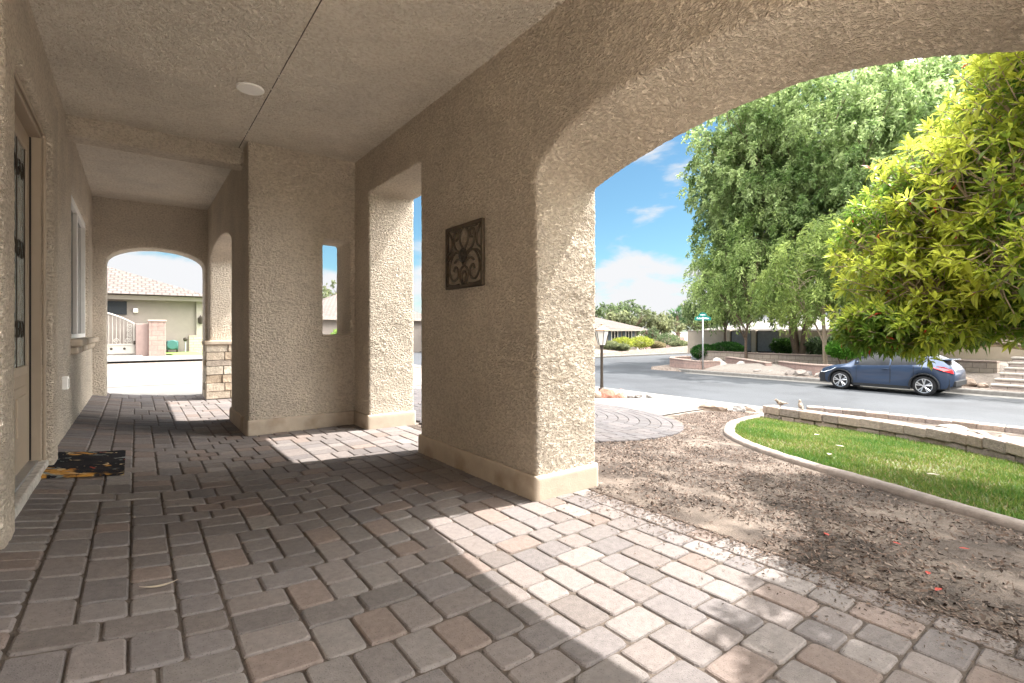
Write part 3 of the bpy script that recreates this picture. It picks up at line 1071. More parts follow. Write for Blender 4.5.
F = np.arange(n * 4).reshape(-1, 4)
cc = np.array([(0.095, 0.065, 0.049), (0.045, 0.032, 0.025), (0.12, 0.083, 0.064), (0.18, 0.14, 0.115), (0.07, 0.05, 0.039)])[rng.integers(0, 5, n)]
o = fast_mesh('bark_mulch', V, F, CHIP, col=np.repeat(cc, 4, 0))
tag(o, 'brown bark chips and leaf litter between paving and lawn edging', 'mulch', kind='stuff')

sheet('bounce_court', [(-0.46, -14), (9, -14), (9, -6.2), (2.29, -6.2), (2.29, -0.86), (-0.46, -0.86)], lambda x, y: 0.16 if x < 2.295 else float(terr(x, y)) + 0.02, mat('bounce_concrete', (0.74, 0.68, 0.60), 0.85, var=0.1, scale=2), lift=0.0, res=2)  # unseen pale slab, added to bounce sunlight up to the porch ceiling
gx_ = np.arange(2.3, 6.6, 0.022); gy_ = np.arange(-0.6, 4.3, 0.022)
GX, GY = np.meshgrid(gx_, gy_)
q_ = np.stack([GX.ravel(), GY.ravel(), 0 * GX.ravel()], 1)
edge_ = np.clip((GX.ravel() - 2.3) / 0.12, 0, 1)
GZ = terr(GX.ravel(), GY.ravel()) + 0.006 + edge_ * (0.012 * pnoise(q_ * 5) + 0.012 * pnoise(q_ * 14 + 3) + 0.009 * np.abs(pnoise(q_ * 33 + 7)))
nx_ = len(gx_)
ii = np.arange((nx_ - 1) * (len(gy_) - 1)); aa = (ii // (nx_ - 1)) * nx_ + ii % (nx_ - 1)
FF = np.stack([aa, aa + 1, aa + nx_ + 1, aa + nx_], 1)
okv = inside(bed_poly, GX.ravel(), GY.ravel())
FF = FF[okv[FF].all(1)]
o = fast_mesh('mulch_bed', np.stack([GX.ravel(), GY.ravel(), GZ], 1), FF, MULCH, smooth=True)
o['kind'] = 'structure'
# litter that has spilled on to the edge of the paving
n = 5000
sx = 2.3 - rng.exponential(0.09, n); sy = rng.uniform(-0.6, 2.2, n)
a = rng.uniform(0, 6.28, n); l = rng.uniform(0.002, 0.010, n); w = rng.uniform(0.001, 0.003, n)
c0 = np.stack([sx, sy, 0.0045 + 0 * sx], 1)
ux = np.stack([np.cos(a), np.sin(a), 0 * a], 1) * l[:, None]; uy = np.stack([-np.sin(a), np.cos(a), rng.uniform(-.6, .6, n)], 1) * w[:, None]
V = np.stack([c0 - ux - uy, c0 + ux - uy, c0 + ux * 0.8 + uy, c0 - ux * 0.9 + uy], 1).reshape(-1, 3)
o = fast_mesh('bark_litter', V, np.arange(n * 4).reshape(-1, 4), CHIP, col=np.repeat(cc[rng.integers(0, len(cc), n)], 4, 0))
tag(o, 'crumbs of bark and soil spilled along the edge of the paving', 'litter', kind='stuff')
# round paved landing and the walk from it to the street
cpts = [(4.1 + 2.92 * math.cos(R(g)), 6.3 + 2.92 * math.sin(R(g))) for g in range(0, 360, 6)]
sheet('paver_circle', cpts, terr, SAND, lift=0.012, res=0.5)
m = MB()
CC = [(0.098, 0.088, 0.088), (0.092, 0.084, 0.084), (0.103, 0.092, 0.09), (0.088, 0.081, 0.082)]  # greyer, darker tone carries dappled tree shade in the paver colour
for ring in range(1, 20):
    r0, r1 = 2.92 - ring * 0.145, 2.92 - (ring - 1) * 0.145
    if r0 < 0.2: break
    k = max(6, int(2 * math.pi * r1 / 0.2))
    for j in range(k):
        g0 = 2 * math.pi * (j + 0.5 * (ring % 2)) / k
        rm = (r0 + r1) / 2
        wdt = 2 * math.pi * rm / k
        cxx, cyy = 4.1 + rm * math.cos(g0), 6.3 + rm * math.sin(g0)
        if cxx < 2.42: continue
        Mx = lambda X, Y, g0=g0, cxx=cxx, cyy=cyy: (cxx + X * math.cos(g0) - Y * math.sin(g0), cyy + X * math.sin(g0) + Y * math.cos(g0))
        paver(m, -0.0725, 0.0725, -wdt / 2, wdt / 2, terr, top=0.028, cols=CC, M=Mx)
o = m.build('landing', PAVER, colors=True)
o['kind'] = 'structure'
sheet('walkway', [(6.75, 4.98), (8.2, 5.42), (9.6, 5.8), (11.32, 6.0), (11.32, 8.6), (9.4, 7.6), (8.4, 7.55), (6.6, 7.7), (6.95, 7.0), (7.06, 6.0), (6.9, 5.4)], terr, CONC, lift=0.02, res=0.4)


# ------------------------------------------------------------------ near garden: block walls, boulders, lamp
def block_wall(name, path, label, courses=2, bh=0.135, bl=0.29, depth=0.2, base=None, cap=True):
    W_ = empty(name, (path[0].x, path[0].y, tz(path[0].x, path[0].y)), label, 'garden wall')
    q = random.Random(len(path))
    # arc length
    d = [0]
    for a, b in zip(path, path[1:]): d.append(d[-1] + (b - a).length)
    def at(s_):
        s_ = max(0, min(s_, d[-1] - 1e-4))
        for i in range(len(d) - 1):
            if d[i] <= s_ <= d[i + 1]:
                t = (s_ - d[i]) / (d[i + 1] - d[i])
                p = path[i].lerp(path[i + 1], t)
                return p, (path[i + 1] - path[i]).normalized()
    for c in range(courses):
        m = MB()
        s_ = -q.uniform(0, bl * 0.6)
        top = cap and c == courses - 1
        while s_ < d[-1]:
            l = bl * q.uniform(0.75, 1.25)
            a, b = max(s_, 0), min(s_ + l, d[-1])
            s_ += l
            if b - a < 0.08: continue
            p, t = at((a + b) / 2)
            z = (float(terr(p.x, p.y)) if base is None else base) - 0.03 + c * bh
            qn = Vector((-t.y, t.x))
            k = q.uniform(0.78, 1.2)
            cc = q.choice([(0.25, 0.195, 0.16), (0.22, 0.178, 0.152), (0.27, 0.215, 0.18), (0.235, 0.19, 0.168)])
            m.col = tuple(v * k for v in cc)
            M = Matrix(((t.x, qn.x, 0, p.x + qn.x * q.uniform(-.008, .008)), (t.y, qn.y, 0, p.y + qn.y * q.uniform(-.008, .008)), (0, 0, 1, z), (0, 0, 0, 1)))
            dd = depth / 2 + (0.02 if top else 0)
            h = bh * (1.0 if top else 1.0)
            m.box(-(b - a) / 2 + 0.004, (b - a) / 2 - 0.004, -dd, dd, 0.002 + (0.03 if c == 0 else 0) * 0, h - 0.002 + q.uniform(-0.004, 0.004), M)
        o = m.build('capstones' if top else 'block_course', BLOCK, W_, bevel=0.014, seg=2, colors=True)
        P = get_co(o.data)
        N = get_no(o.data)
        P = P + N * (0.008 * pnoise(P * 14) + 0.004 * pnoise(P * 40))[:, None]
        o.data.vertices.foreach_set('co', P.astype(np.float32).ravel())
        o.data.update()
    return W_
block_wall('block_wall', [Vector((p.x, p.y)) for p in wc], 'low two course block wall curving behind the green lawn')
w2 = catmull([(10.35, 4.3), (10.75, 3.4), (10.9, 2.4), (10.95, 1.2), (11.0, -0.5), (11.0, -3)], 8)
block_wall('block_wall', [Vector((p.x, p.y)) for p in w2], 'low block wall between the rock planter and the street', bl=0.33)

def rock_mesh(seed, size, flat=0.7):
    q = random.Random(seed)
    bm = bmesh.new()
    bmesh.ops.create_icosphere(bm, subdivisions=3, radius=1)
    P = np.array([v.co[:] for v in bm.verts])
    n1 = pnoise(P * 1.1 + seed * 3.7); n2 = pnoise(P * 2.7 + seed * 1.3)
    r = 1 + 0.42 * n1 + 0.22 * n2
    P = P * r[:, None]
    # a few planes sheared off make it stone-like
    for _ in range(5):
        d = np.array([q.gauss(0, 1), q.gauss(0, 1), abs(q.gauss(0, 1))]); d /= np.linalg.norm(d)
        lim = q.uniform(0.55, 0.85)
        t = P @ d
        P = P - np.outer(np.clip(t - lim, 0, None) * 0.85, d)
    P *= np.array([size * q.uniform(0.9, 1.3), size * q.uniform(0.75, 1.1), size * flat * q.uniform(0.8, 1.1)])
    for v, p in zip(bm.verts, P): v.co = p
    me = bpy.data.meshes.new('boulder')
    bm.to_mesh(me); bm.free()
    return me
def boulder(x, y, size, seed, label, group, col=(0.5, 0.42, 0.36), z=None, flat=0.7):
    me = rock_mesh(seed, size, flat)
    a = me.color_attributes.new('col', 'FLOAT_COLOR', 'POINT')
    a.data.foreach_set('color', np.tile(np.array([*col, 1], dtype=np.float32), len(me.vertices)))
    o = link_mesh('boulder', me, ROCK, smooth=False)
    o.location = (x, y, (tz(x, y) if z is None else z) + size * flat * 0.45)
    o.rotation_euler = (0, 0, random.Random(seed).uniform(0, 6))
    return tag(o, label, 'rock', group)
RED = (0.20, 0.088, 0.062); PALE = (0.23, 0.20, 0.178); TAN = (0.20, 0.152, 0.118); GREY = (0.17, 0.157, 0.147)
G1 = 'rocks edging the walk beside the pillar'
boulder(7.75, 7.95, 0.33, 21, 'large pale boulder nearest the pillar at the edge of the walk', None, PALE)
boulder(8.25, 7.92, 0.20, 22, 'tan boulder beside the large pale one at the walk edge', None, TAN)
boulder(8.6, 7.85, 0.20, 23, 'dark red boulder in the middle of the row along the walk', None, RED)
boulder(9.05, 7.85, 0.21, 24, 'reddish boulder with a pale face next to the small grey stones', None, (0.42, 0.24, 0.18))
for k, (x, y) in enumerate(((9.45, 7.85), (9.75, 7.9), (10.0, 7.75))):
    boulder(x, y, 0.12, 30 + k, 'small grey stone at the street end of the row of rocks', G1, GREY)
boulder(9.15, 5.55, 0.27, 41, 'long flat tan rock lying where the walk meets the street', None, TAN, flat=0.5)
boulder(9.52, 5.45, 0.13, 42, 'pale split rock beside the long flat tan rock', None, PALE)
boulder(9.75, 5.35, 0.16, 43, 'grey brown rock right of the pale split rock', None, GREY)
boulder(10.25, 5.3, 0.17, 44, 'low brown rock between the mulch bed and the gutter', None, TAN, flat=0.5)
boulder(9.35, 1.95, 0.15, 45, 'cream coloured rock standing behind the curved block wall', None, PALE, z=-0.46)
boulder(9.25, 1.6, 0.11, 46, 'small pale rock right of the cream coloured rock', None, PALE, z=-0.46)
boulder(9.0, 1.35, 0.12, 47, 'low buff rock at the right end of the planter', None, TAN, z=-0.46)
boulder(10.1, 3.05, 0.14, 48, 'reddish flat rock on top of the planter soil by the street', None, RED, z=-0.60, flat=0.4)
sheet('planter_soil', [(8.9, 4.1), (10.2, 4.2), (10.8, 3.2), (10.85, -2), (6.6, -2), (6.0, -0.2), (7.1, 0.45), (8.1, 1.4), (8.65, 2.4), (8.85, 3.4)],
      lambda x, y: terr(x, y) + 0.14, MULCH, lift=0.0, res=0.5)

# street lantern
def lantern(x, y):
    z = tz(x, y)
    T = empty('lamp_post', (x, y, z), 'black post lantern with a clear glass head beside the street', 'street lamp')
    m = MB()
    m.lathe((x, y, z), [(0.09, 0), (0.09, 0.06), (0.05, 0.1), (0.042, 0.3), (0.04, 1.22), (0.06, 1.26), (0.03, 1.30)], 12)
    m.build('post', DARK, T, smooth=False)
    m = MB()
    m.lathe((x, y, z + 1.30), [(0.10, 0), (0.20, 0.40)], 6)
    m.build('glass', mat('lamp_glass', (0.75, 0.74, 0.7), 0.2, spec=0.6, transl=0.4), T)
    m = MB()
    for k in range(6):
        g = math.pi / 3 * k
        m.tube([(x + 0.102 * math.cos(g), y + 0.102 * math.sin(g), z + 1.30), (x + 0.205 * math.cos(g), y + 0.205 * math.sin(g), z + 1.70)], 0.010, 5)
    m.build('cage', DARK, T)
    m = MB()
    m.lathe((x, y, z + 1.70), [(0.24, 0), (0.24, 0.02), (0.06, 0.12), (0.03, 0.15), (0.035, 0.19), (0.0, 0.23)], 6)
    m.build('cap', mat('lamp_cap', (0.30, 0.2, 0.13), 0.5, metal=0.5), T)
lantern(10.5, 9.76)

# bird, one continuous body
def bird(x, y, z, ang, label, col, upright=0.5):
    secs = [(-0.115, 0.004, 0.0), (-0.09, 0.010, 0.0), (-0.055, 0.018, 0.004), (-0.03, 0.032, 0.0), (0.0, 0.040, 0.0), (0.03, 0.036, 0.006),
            (0.05, 0.024, 0.026), (0.062, 0.022, 0.046), (0.078, 0.020, 0.054), (0.09, 0.012, 0.052), (0.10, 0.005, 0.049), (0.112, 0.001, 0.046)]
    m = MB()
    m.tube([(a, 0, h) for a, r, h in secs], [r for a, r, h in secs], 10)
    for s in (-1, 1):
        m.tube([(0.0, s * 0.014, -0.03), (0.006, s * 0.015, -0.062), (0.022, s * 0.017, -0.066)], 0.0035, 5)
    me = m.mesh('bird')
    M = Matrix.Translation((x, y, z + 0.066)) @ Matrix.Rotation(ang, 4, 'Z')
    me.transform(Matrix.Rotation(-upright * 0.55, 4, 'Y'))
    zmin = min(v.co.z for v in me.vertices)
    me.transform(Matrix.Translation((x, y, z - zmin)) @ Matrix.Rotation(ang, 4, 'Z'))
    o = link_mesh('bird', me, mat('feathers', (0.24, 0.19, 0.15), 0.8, color2=(0.10, 0.08, 0.065), scale=30, mixr=(0.45, 0.6)), smooth=True)
    return tag(o, label, 'bird', None)
zt = lambda x, y: tz(x, y) - 0.03 + 0.27
bird(8.93, 4.13, zt(8.93, 4.13), 2.2, 'small brown bird with its tail raised on the end of the block wall', None, 0.0)
bird(8.87, 3.78, zt(8.87, 3.78), 0.8, 'plump upright brown bird perched second on the block wall', None, 1.0)

# ------------------------------------------------------------------ things in the porch
def plaque():
    yc, zc = 3.05, 1.535
    hy, hz = 0.252, 0.226
    X = 1.853
    T = empty('wall_plaque', (X, yc, zc - hz), 'dark bronze openwork scroll plaque hung on the pillar', 'wall plaque')
    m = MB()
    for y0, y1, z0, z1 in ((yc - hy, yc - hy + 0.022, zc - hz, zc + hz), (yc + hy - 0.022, yc + hy, zc - hz, zc + hz),
                           (yc - hy + 0.022, yc + hy - 0.022, zc - hz, zc - hz + 0.022), (yc - hy + 0.022, yc + hy - 0.022, zc + hz - 0.022, zc + hz)):
        m.box(X, X + 0.022, y0, y1, z0, z1)
    m.build('frame', BRONZE, T, bevel=0.004)
    m = MB()
    r = 0.0085
    for s in (-1, 1):
        def c(pts): m.tube([(X + 0.010, yc + s * a, zc + b) for a, b in [(p.x, p.y) for p in catmull(pts, 6)]], r, 6)
        c([(0.0, -0.04), (0.06, 0.02), (0.13, 0.03), (0.19, -0.03), (0.20, -0.11), (0.15, -0.17), (0.09, -0.15), (0.085, -0.09), (0.12, -0.07), (0.14, -0.10)])
        c([(0.0, -0.07), (0.04, -0.03), (0.09, -0.02), (0.13, -0.04)])
        c([(0.0, 0.04), (0.05, 0.10), (0.06, 0.16), (0.02, 0.20)])
        c([(0.03, 0.02), (0.10, 0.05), (0.14, 0.11), (0.13, 0.17), (0.09, 0.18), (0.08, 0.14), (0.11, 0.12)])
        c([(0.225, 0.20), (0.17, 0.14), (0.17, 0.07), (0.225, 0.03)])
        c([(0.02, -0.20), (0.05, -0.15), (0.05, -0.10), (0.015, -0.075)])
        c([(0.0, -0.20), (0.03, -0.17), (0.02, -0.12), (0.0, -0.11)])
        c([(0.225, -0.19), (0.18, -0.20), (0.12, -0.205), (0.07, -0.20)])
        c([(0.17, 0.20), (0.15, 0.195), (0.10, 0.20), (0.03, 0.2)])
        c([(0.225, -0.02), (0.18, 0.02), (0.13, 0.03)])
    m.build('scrollwork', BRONZE, T, smooth=True)
    m = MB()
    for k in range(8):
        g = math.pi / 4 * k
        m.lathe((X + 0.004, yc + 0.034 * math.cos(g), zc + 0.005 + 0.034 * math.sin(g)), [(0.020, 0), (0.017, -0.010), (0.006, -0.014)], 8, 'x')
    m.lathe((X + 0.004, yc, zc + 0.005), [(0.026, 0), (0.022, -0.016), (0.008, -0.024)], 10, 'x')
    m.build('rosette', DARK, T, smooth=True)
plaque()

def doormat():
    # slightly rumpled coir mat with a printed pattern of dark shapes and orange blooms
    c = [(-0.462, 3.98), (-0.062, 4.07), (-0.066, 4.87), (-0.455, 4.72)]
    nx, ny = 40, 44
    vs, fs = [], []
    P = [Vector(p) for p in c]
    for j in range(ny + 1):
        for i in range(nx + 1):
            a, b = i / nx, j / ny
            p = P[0].lerp(P[1], a).lerp(P[3].lerp(P[2], a), b)
            vs.append((p.x, p.y, float(floor_z(p.x)) + 0.016 + 0.003 * math.sin(9 * b + 3 * a)))
    for j in range(ny):
        for i in range(nx):
            k = j * (nx + 1) + i
            fs.append((k, k + 1, k + nx + 2, k + nx + 1))
    m = MB()
    m.add(vs, fs)
    me = m.mesh('doormat')
    V = get_co(me)
    bm = bmesh.new(); bm.from_mesh(me)
    r = bmesh.ops.extrude_face_region(bm, geom=bm.faces[:])
    for v in [g for g in r['geom'] if isinstance(g, bmesh.types.BMVert)]: v.co.z -= 0.012
    bmesh.ops.recalc_face_normals(bm, faces=bm.faces)
    bm.to_mesh(me); bm.free()
    mt = bpy.data.materials.new('mat_print')
    mt.use_nodes = True
    t = mt.node_tree; N = t.nodes; lk = t.links.new
    p = N['Principled BSDF']; p.inputs['Roughness'].default_value = 0.95; p.inputs['Specular IOR Level'].default_value = 0.1
    co = N.new('ShaderNodeTexCoord').outputs['Object']
    def layer(base, col, scale, lo, hi, off, stretch=(1, 1, 1)):
        mp_ = N.new('ShaderNodeMapping'); mp_.inputs['Location'].default_value = off; mp_.inputs['Scale'].default_value = stretch
        lk(co, mp_.inputs['Vector'])
        n = N.new('ShaderNodeTexNoise'); n.inputs['Scale'].default_value = scale; n.inputs['Detail'].default_value = 5; n.inputs['Distortion'].default_value = 1.2
        lk(mp_.outputs[0], n.inputs['Vector'])
        r_ = N.new('ShaderNodeMapRange'); r_.inputs['From Min'].default_value, r_.inputs['From Max'].default_value = lo, hi
        lk(n.outputs['Fac'], r_.inputs['Value'])
        x = N.new('ShaderNodeMix'); x.data_type = 'RGBA'
        lk(r_.outputs[0], x.inputs['Factor']); lk(base, x.inputs['A']); x.inputs['B'].default_value = (*col, 1)
        return x.outputs['Result']
    b0 = N.new('ShaderNodeRGB').outputs[0]; b0.default_value = (0.014, 0.013, 0.016, 1)
    b0 = layer(b0, (0.46, 0.23, 0.05), 5.2, 0.56, 0.61, (3, 1, 0))
    b0 = layer(b0, (0.55, 0.42, 0.24), 9, 0.60, 0.64, (3.1, 1, 0))
    b0 = layer(b0, (0.22, 0.24, 0.23), 8, 0.61, 0.66, (9, 4, 0))
    b0 = layer(b0, (0.42, 0.06, 0.03), 8, 0.67, 0.70, (1, 7, 0))
    b0 = layer(b0, (0.02, 0.018, 0.02), 5, 0.55, 0.60, (6, 2, 0))
    lk(b0, p.inputs['Base Color'])
    bn = N.new('ShaderNodeBump'); bn.inputs['Strength'].default_value = 0.8; bn.inputs['Distance'].default_value = 0.004
    n = N.new('ShaderNodeTexNoise'); n.inputs['Scale'].default_value = 350
    lk(co, n.inputs['Vector']); lk(n.outputs['Fac'], bn.inputs['Height']); lk(bn.outputs[0], p.inputs['Normal'])
    o = link_mesh('doormat', me, mt)
    tag(o, 'black doormat printed with orange blooms lying before the front door', 'doormat')
doormat()

def dry_leaf(x, y, zf, ang, l, w, label, col, curl=0.4, name='fallen_leaf', group=None, lift=0.004):
    vs, fs = [], []
    n = 8
    for i in range(n + 1):
        t = i / n
        ww = w * math.sin(math.pi * min(max(t, 0.04), 0.98)) ** 0.8
        bx = l * (t - 0.5); by = curl * l * 0.5 * (t - 0.5) ** 2 * 2
        for s in (-1, 0, 1):
            X, Y = bx, by + s * ww
            xx, yy = x + X * math.cos(ang) - Y * math.sin(ang), y + X * math.sin(ang) + Y * math.cos(ang)
            vs.append((xx, yy, float(zf(xx, yy)) + lift + abs(s) * 0.35 * ww + 0.05 * l * (2 * t - 1) ** 2))
    for i in range(n):
        for s in range(2):
            k = i * 3 + s
            fs.append((k, k + 1, k + 4, k + 3))
    m = MB(); m.add(vs, fs)
    o = m.build(name, mat('leaf_' + label.split()[0], col, 0.6, transl=0.2), smooth=True)
    return tag(o, label, 'leaf', group)
dry_leaf(0.07, 2.26, lambda x, y: floor_z(x), 0.15, 0.12, 0.009, 'pale curled dry leaf lying on the shaded pavers', (0.55, 0.48, 0.38), 0.6)
for k, (x, y, a) in enumerate(((2.62, 0.62, 0.4), (2.95, 0.82, 1.4), (3.2, 0.62, 2.2), (2.75, 1.05, 0.9), (2.45, 0.55, 2.9))):
    dry_leaf(x, y, terr, a, 0.042, 0.009, 'red fallen leaf lying on the bark mulch', (0.40, 0.06, 0.045), 0.3, group='red leaves on the mulch', lift=0.02)
for k, (x, y, a) in enumerate(((5.3, 2.0, 0.4), (6.1, 2.2, 1.4), (5.2, 1.2, 2.2), (6.9, 2.75, 2.9))):
    dry_leaf(x, y, terr, a, 0.09, 0.022, 'pale fallen leaf lying on the green lawn', (0.6, 0.5, 0.36), 0.3, group='pale leaves on the lawn', lift=0.07)

# ------------------------------------------------------------------ foliage
def unit(v): return v / np.maximum(np.linalg.norm(v, axis=1), 1e-9)[:, None]
def broad_leaves(base, direc, length, width, droop, col, rng_):
    """pointed leaves folded along the midrib: 6 vertices, 4 triangles each"""
    n = len(base)
    d = unit(direc)
    up = np.tile(np.array([0, 0, 1.0]), (n, 1)) + rng_.normal(0, 0.35, (n, 3))
    s = unit(np.cross(d, up)); u = np.cross(s, d)
    l = length[:, None]; w = width[:, None]; dr = droop[:, None]
    m1 = base + d * l * 0.38 - u * 0.02 * l
    m2 = base + d * l * 0.72 - u * (0.02 + 0.35 * dr) * l
    tip = base + d * l - u * dr * l
    L1 = base + d * l * 0.5 + s * w * 0.5 + u * (0.07 - 0.1 * dr) * l
    R1 = base + d * l * 0.5 - s * w * 0.5 + u * (0.07 - 0.1 * dr) * l
    V = np.stack([base, L1, m1, R1, m2, tip], 1).reshape(-1, 3)
    T = np.array([[0, 2, 1], [0, 3, 2], [1, 2, 4], [2, 3, 4], [1, 4, 5], [4, 3, 5]])
    F = (np.arange(n)[:, None, None] * 6 + T[None]).reshape(-1, 3)
    return V, F, np.repeat(col, 6, 0)

def sphere_pts(n, rng_):
    v = unit(rng_.normal(size=(n, 3)))
    return v

def photinia():
    bx, by = 5.95, 0.05
    bz = tz(bx, by)
    T = empty('broadleaf_tree', (bx, by, bz), 'yellow green broadleaf tree with whorled leaves beside the lawn at the arch', 'tree')
    rg = np.random.default_rng(21)
    lobes = LOBES_Y
    wood = MB()
    trunk_top = Vector((5.55, 0.25, 0.85))
    path = catmull([(bx, by, bz - 0.05), (bx - 0.06, by + 0.03, bz + 0.4), (5.72, 0.16, 0.55), trunk_top], 5)
    wood.tube(path, [0.075 - 0.02 * i / len(path) for i in range(len(path))], 8)
    tw_base, tw_dir, tw_age = [], [], []
    q = random.Random(4)
    for li, (cx, cy, cz, r, rz) in enumerate(lobes):
        C = Vector((cx, cy, cz))
        start = path[-1 - (li % 5)]
        mid = start.lerp(C, 0.5) + Vector((q.uniform(-.15, .15), q.uniform(-.15, .15), q.uniform(-.18, .02)))
        limb = catmull([start, mid, C], 6)
        wood.tube(limb, [0.024 * (1 - 0.62 * i / len(limb)) for i in range(len(limb))], 6, caps=False)
        nsub = int(14 + 20 * r)
        for k in range(nsub):
            d = sphere_pts(1, rg)[0]
            e = Vector((cx + d[0] * r * 0.62, cy + d[1] * r * 0.62, cz + d[2] * rz * 0.62))
            s0 = limb[q.randrange(len(limb) // 2, len(limb))]
            sub = catmull([s0, s0.lerp(e, 0.5) + Vector((0, 0, -0.05)), e], 4)
            wood.tube(sub, [0.013 - 0.007 * i / len(sub) for i in range(len(sub))], 5, caps=False)
            for j in range(11):
                dd = unit((d + rg.normal(0, 0.55, 3) + np.array([0, 0, 0.15]))[None])[0]
                rr_ = q.uniform(0.82, 1.05) if j < 8 else q.uniform(0.55, 0.8)
                p = np.array([cx + dd[0] * r * rr_, cy + dd[1] * r * rr_, cz + dd[2] * rz * rr_])
                s1 = sub[q.randrange(len(sub) // 2, len(sub))]
                if (Vector(p) - s1).length > 0.75: continue
                wood.tube([s1, s1.lerp(Vector(p), 0.55) + Vector((0, 0, -0.02)), p], [0.005, 0.004, 0.003], 4, caps=False)
                ax = unit((p - np.array(s1))[None])[0] * 0.8 + dd * 0.5 + np.array([0, 0, 0.45])
                tw_base.append(p); tw_dir.append(ax / np.linalg.norm(ax)); tw_age.append(rr_)
    wood.build('trunk', BARK_P, T, smooth=True)
    B = np.array(tw_base); D = np.array(tw_dir); A = np.array(tw_age)
    n = len(B)
    Ls = 12
    base = np.repeat(B, Ls, 0); ax = np.repeat(D, Ls, 0); age = np.repeat(A, Ls, 0)
    k = np.tile(np.arange(Ls), n)
    az = k * 2.399 + np.repeat(rg.uniform(0, 6.28, n), Ls)
    tier = k / Ls                                      # 0 inner young leaves, 1 older leaves lower on the shoot
    el = np.radians(70 - 85 * tier + rg.normal(0, 16, n * Ls))
    h = np.tile(np.array([[0.31, 0.2, 0.93]]), (n * Ls, 1))
    e1 = unit(np.cross(ax, h)); e2 = np.cross(ax, e1)
    d = ax * np.sin(el)[:, None] + (e1 * np.cos(az)[:, None] + e2 * np.sin(az)[:, None]) * np.cos(el)[:, None]
    pos = base - ax * (0.055 * tier)[:, None]
    ln = rg.uniform(0.07, 0.122, n * Ls) * (0.68 + 0.42 * tier)
    wd = ln * rg.uniform(0.24, 0.34, n * Ls)
    lime_tone = np.clip(0.62 + 1.5 * pnoise(B * 1.7 + 4.0) + 0.22 * (B[:, 2] - 2.0) - 0.35 * (B[:, 0] - 4.9), 0.05, 1.25)  # more lime higher up and towards the porch, varied by noise
    outer = np.repeat(np.clip((A - 0.55) / 0.4, 0, 1) * lime_tone * rg.uniform(0.6, 1.2, n), Ls)
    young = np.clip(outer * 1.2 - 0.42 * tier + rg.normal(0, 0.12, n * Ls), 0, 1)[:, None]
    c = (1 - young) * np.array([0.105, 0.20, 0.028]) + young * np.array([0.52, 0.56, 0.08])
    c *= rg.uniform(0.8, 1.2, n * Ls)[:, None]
    redm = (rg.uniform(0, 1, n * Ls) < 0.004)[:, None]
    c = np.where(redm, np.array([0.5, 0.06, 0.04]), c)
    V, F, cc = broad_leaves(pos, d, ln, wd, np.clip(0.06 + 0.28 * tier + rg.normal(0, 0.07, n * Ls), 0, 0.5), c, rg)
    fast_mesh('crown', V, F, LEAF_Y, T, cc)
LOBES_Y = [  # x, y, z, radius, vertical radius
    (4.6, 1.14, 1.25, 0.56, 0.46), (4.42, 1.2, 1.04, 0.40, 0.19), (4.75, 0.75, 1.12, 0.42, 0.22), (4.85, 1.22, 1.65, 0.58, 0.50), (4.5, 0.55, 2.45, 0.45, 0.45), (4.5, 0.8, 1.9, 0.52, 0.48), (4.3, 0.45, 1.5, 0.5, 0.45), (4.9, 0.5, 2.95, 0.42, 0.4), (4.9, 0.8, 1.35, 0.70, 0.45), (5.0, 0.95, 1.95, 0.75, 0.6),
    (5.35, 0.62, 2.5, 0.66, 0.55), (5.3, 0.25, 1.7, 0.85, 0.75), (5.3, 0.1, 2.6, 0.8, 0.7), (5.5, 0.3, 3.25, 0.62, 0.5),
    (5.9, 0.9, 1.7, 0.75, 0.7), (6.1, 0.2, 2.3, 0.85, 0.8), (5.7, 0.0, 3.6, 0.75, 0.55), (4.55, 0.10, 2.9, 0.7, 0.55),
    (4.2, -0.15, 3.2, 0.65, 0.5), (3.75, 0.15, 3.15, 0.55, 0.45), (4.9, -0.6, 2.4, 0.8, 0.7), (5.9, -0.7, 2.2, 0.85, 0.8), (4.5, 0.3, 3.35, 0.45, 0.4), (3.9, -0.6, 3.0, 0.6, 0.5)]
photinia()

def leaf_quads(P, D, l, w, col, rg):
    """single narrow leaf faces (two triangles, slightly cupped)"""
    n = len(P)
    s = unit(np.cross(D, rg.normal(size=(n, 3))))
    V = np.stack([P, P + D * (l * 0.5)[:, None] + s * (w * 0.5)[:, None], P + D * l[:, None], P + D * (l * 0.5)[:, None] - s * (w * 0.5)[:, None]], 1).reshape(-1, 3)
    F = np.arange(4 * n).reshape(-1, 4)
    return V, F, np.repeat(col, 4, 0)

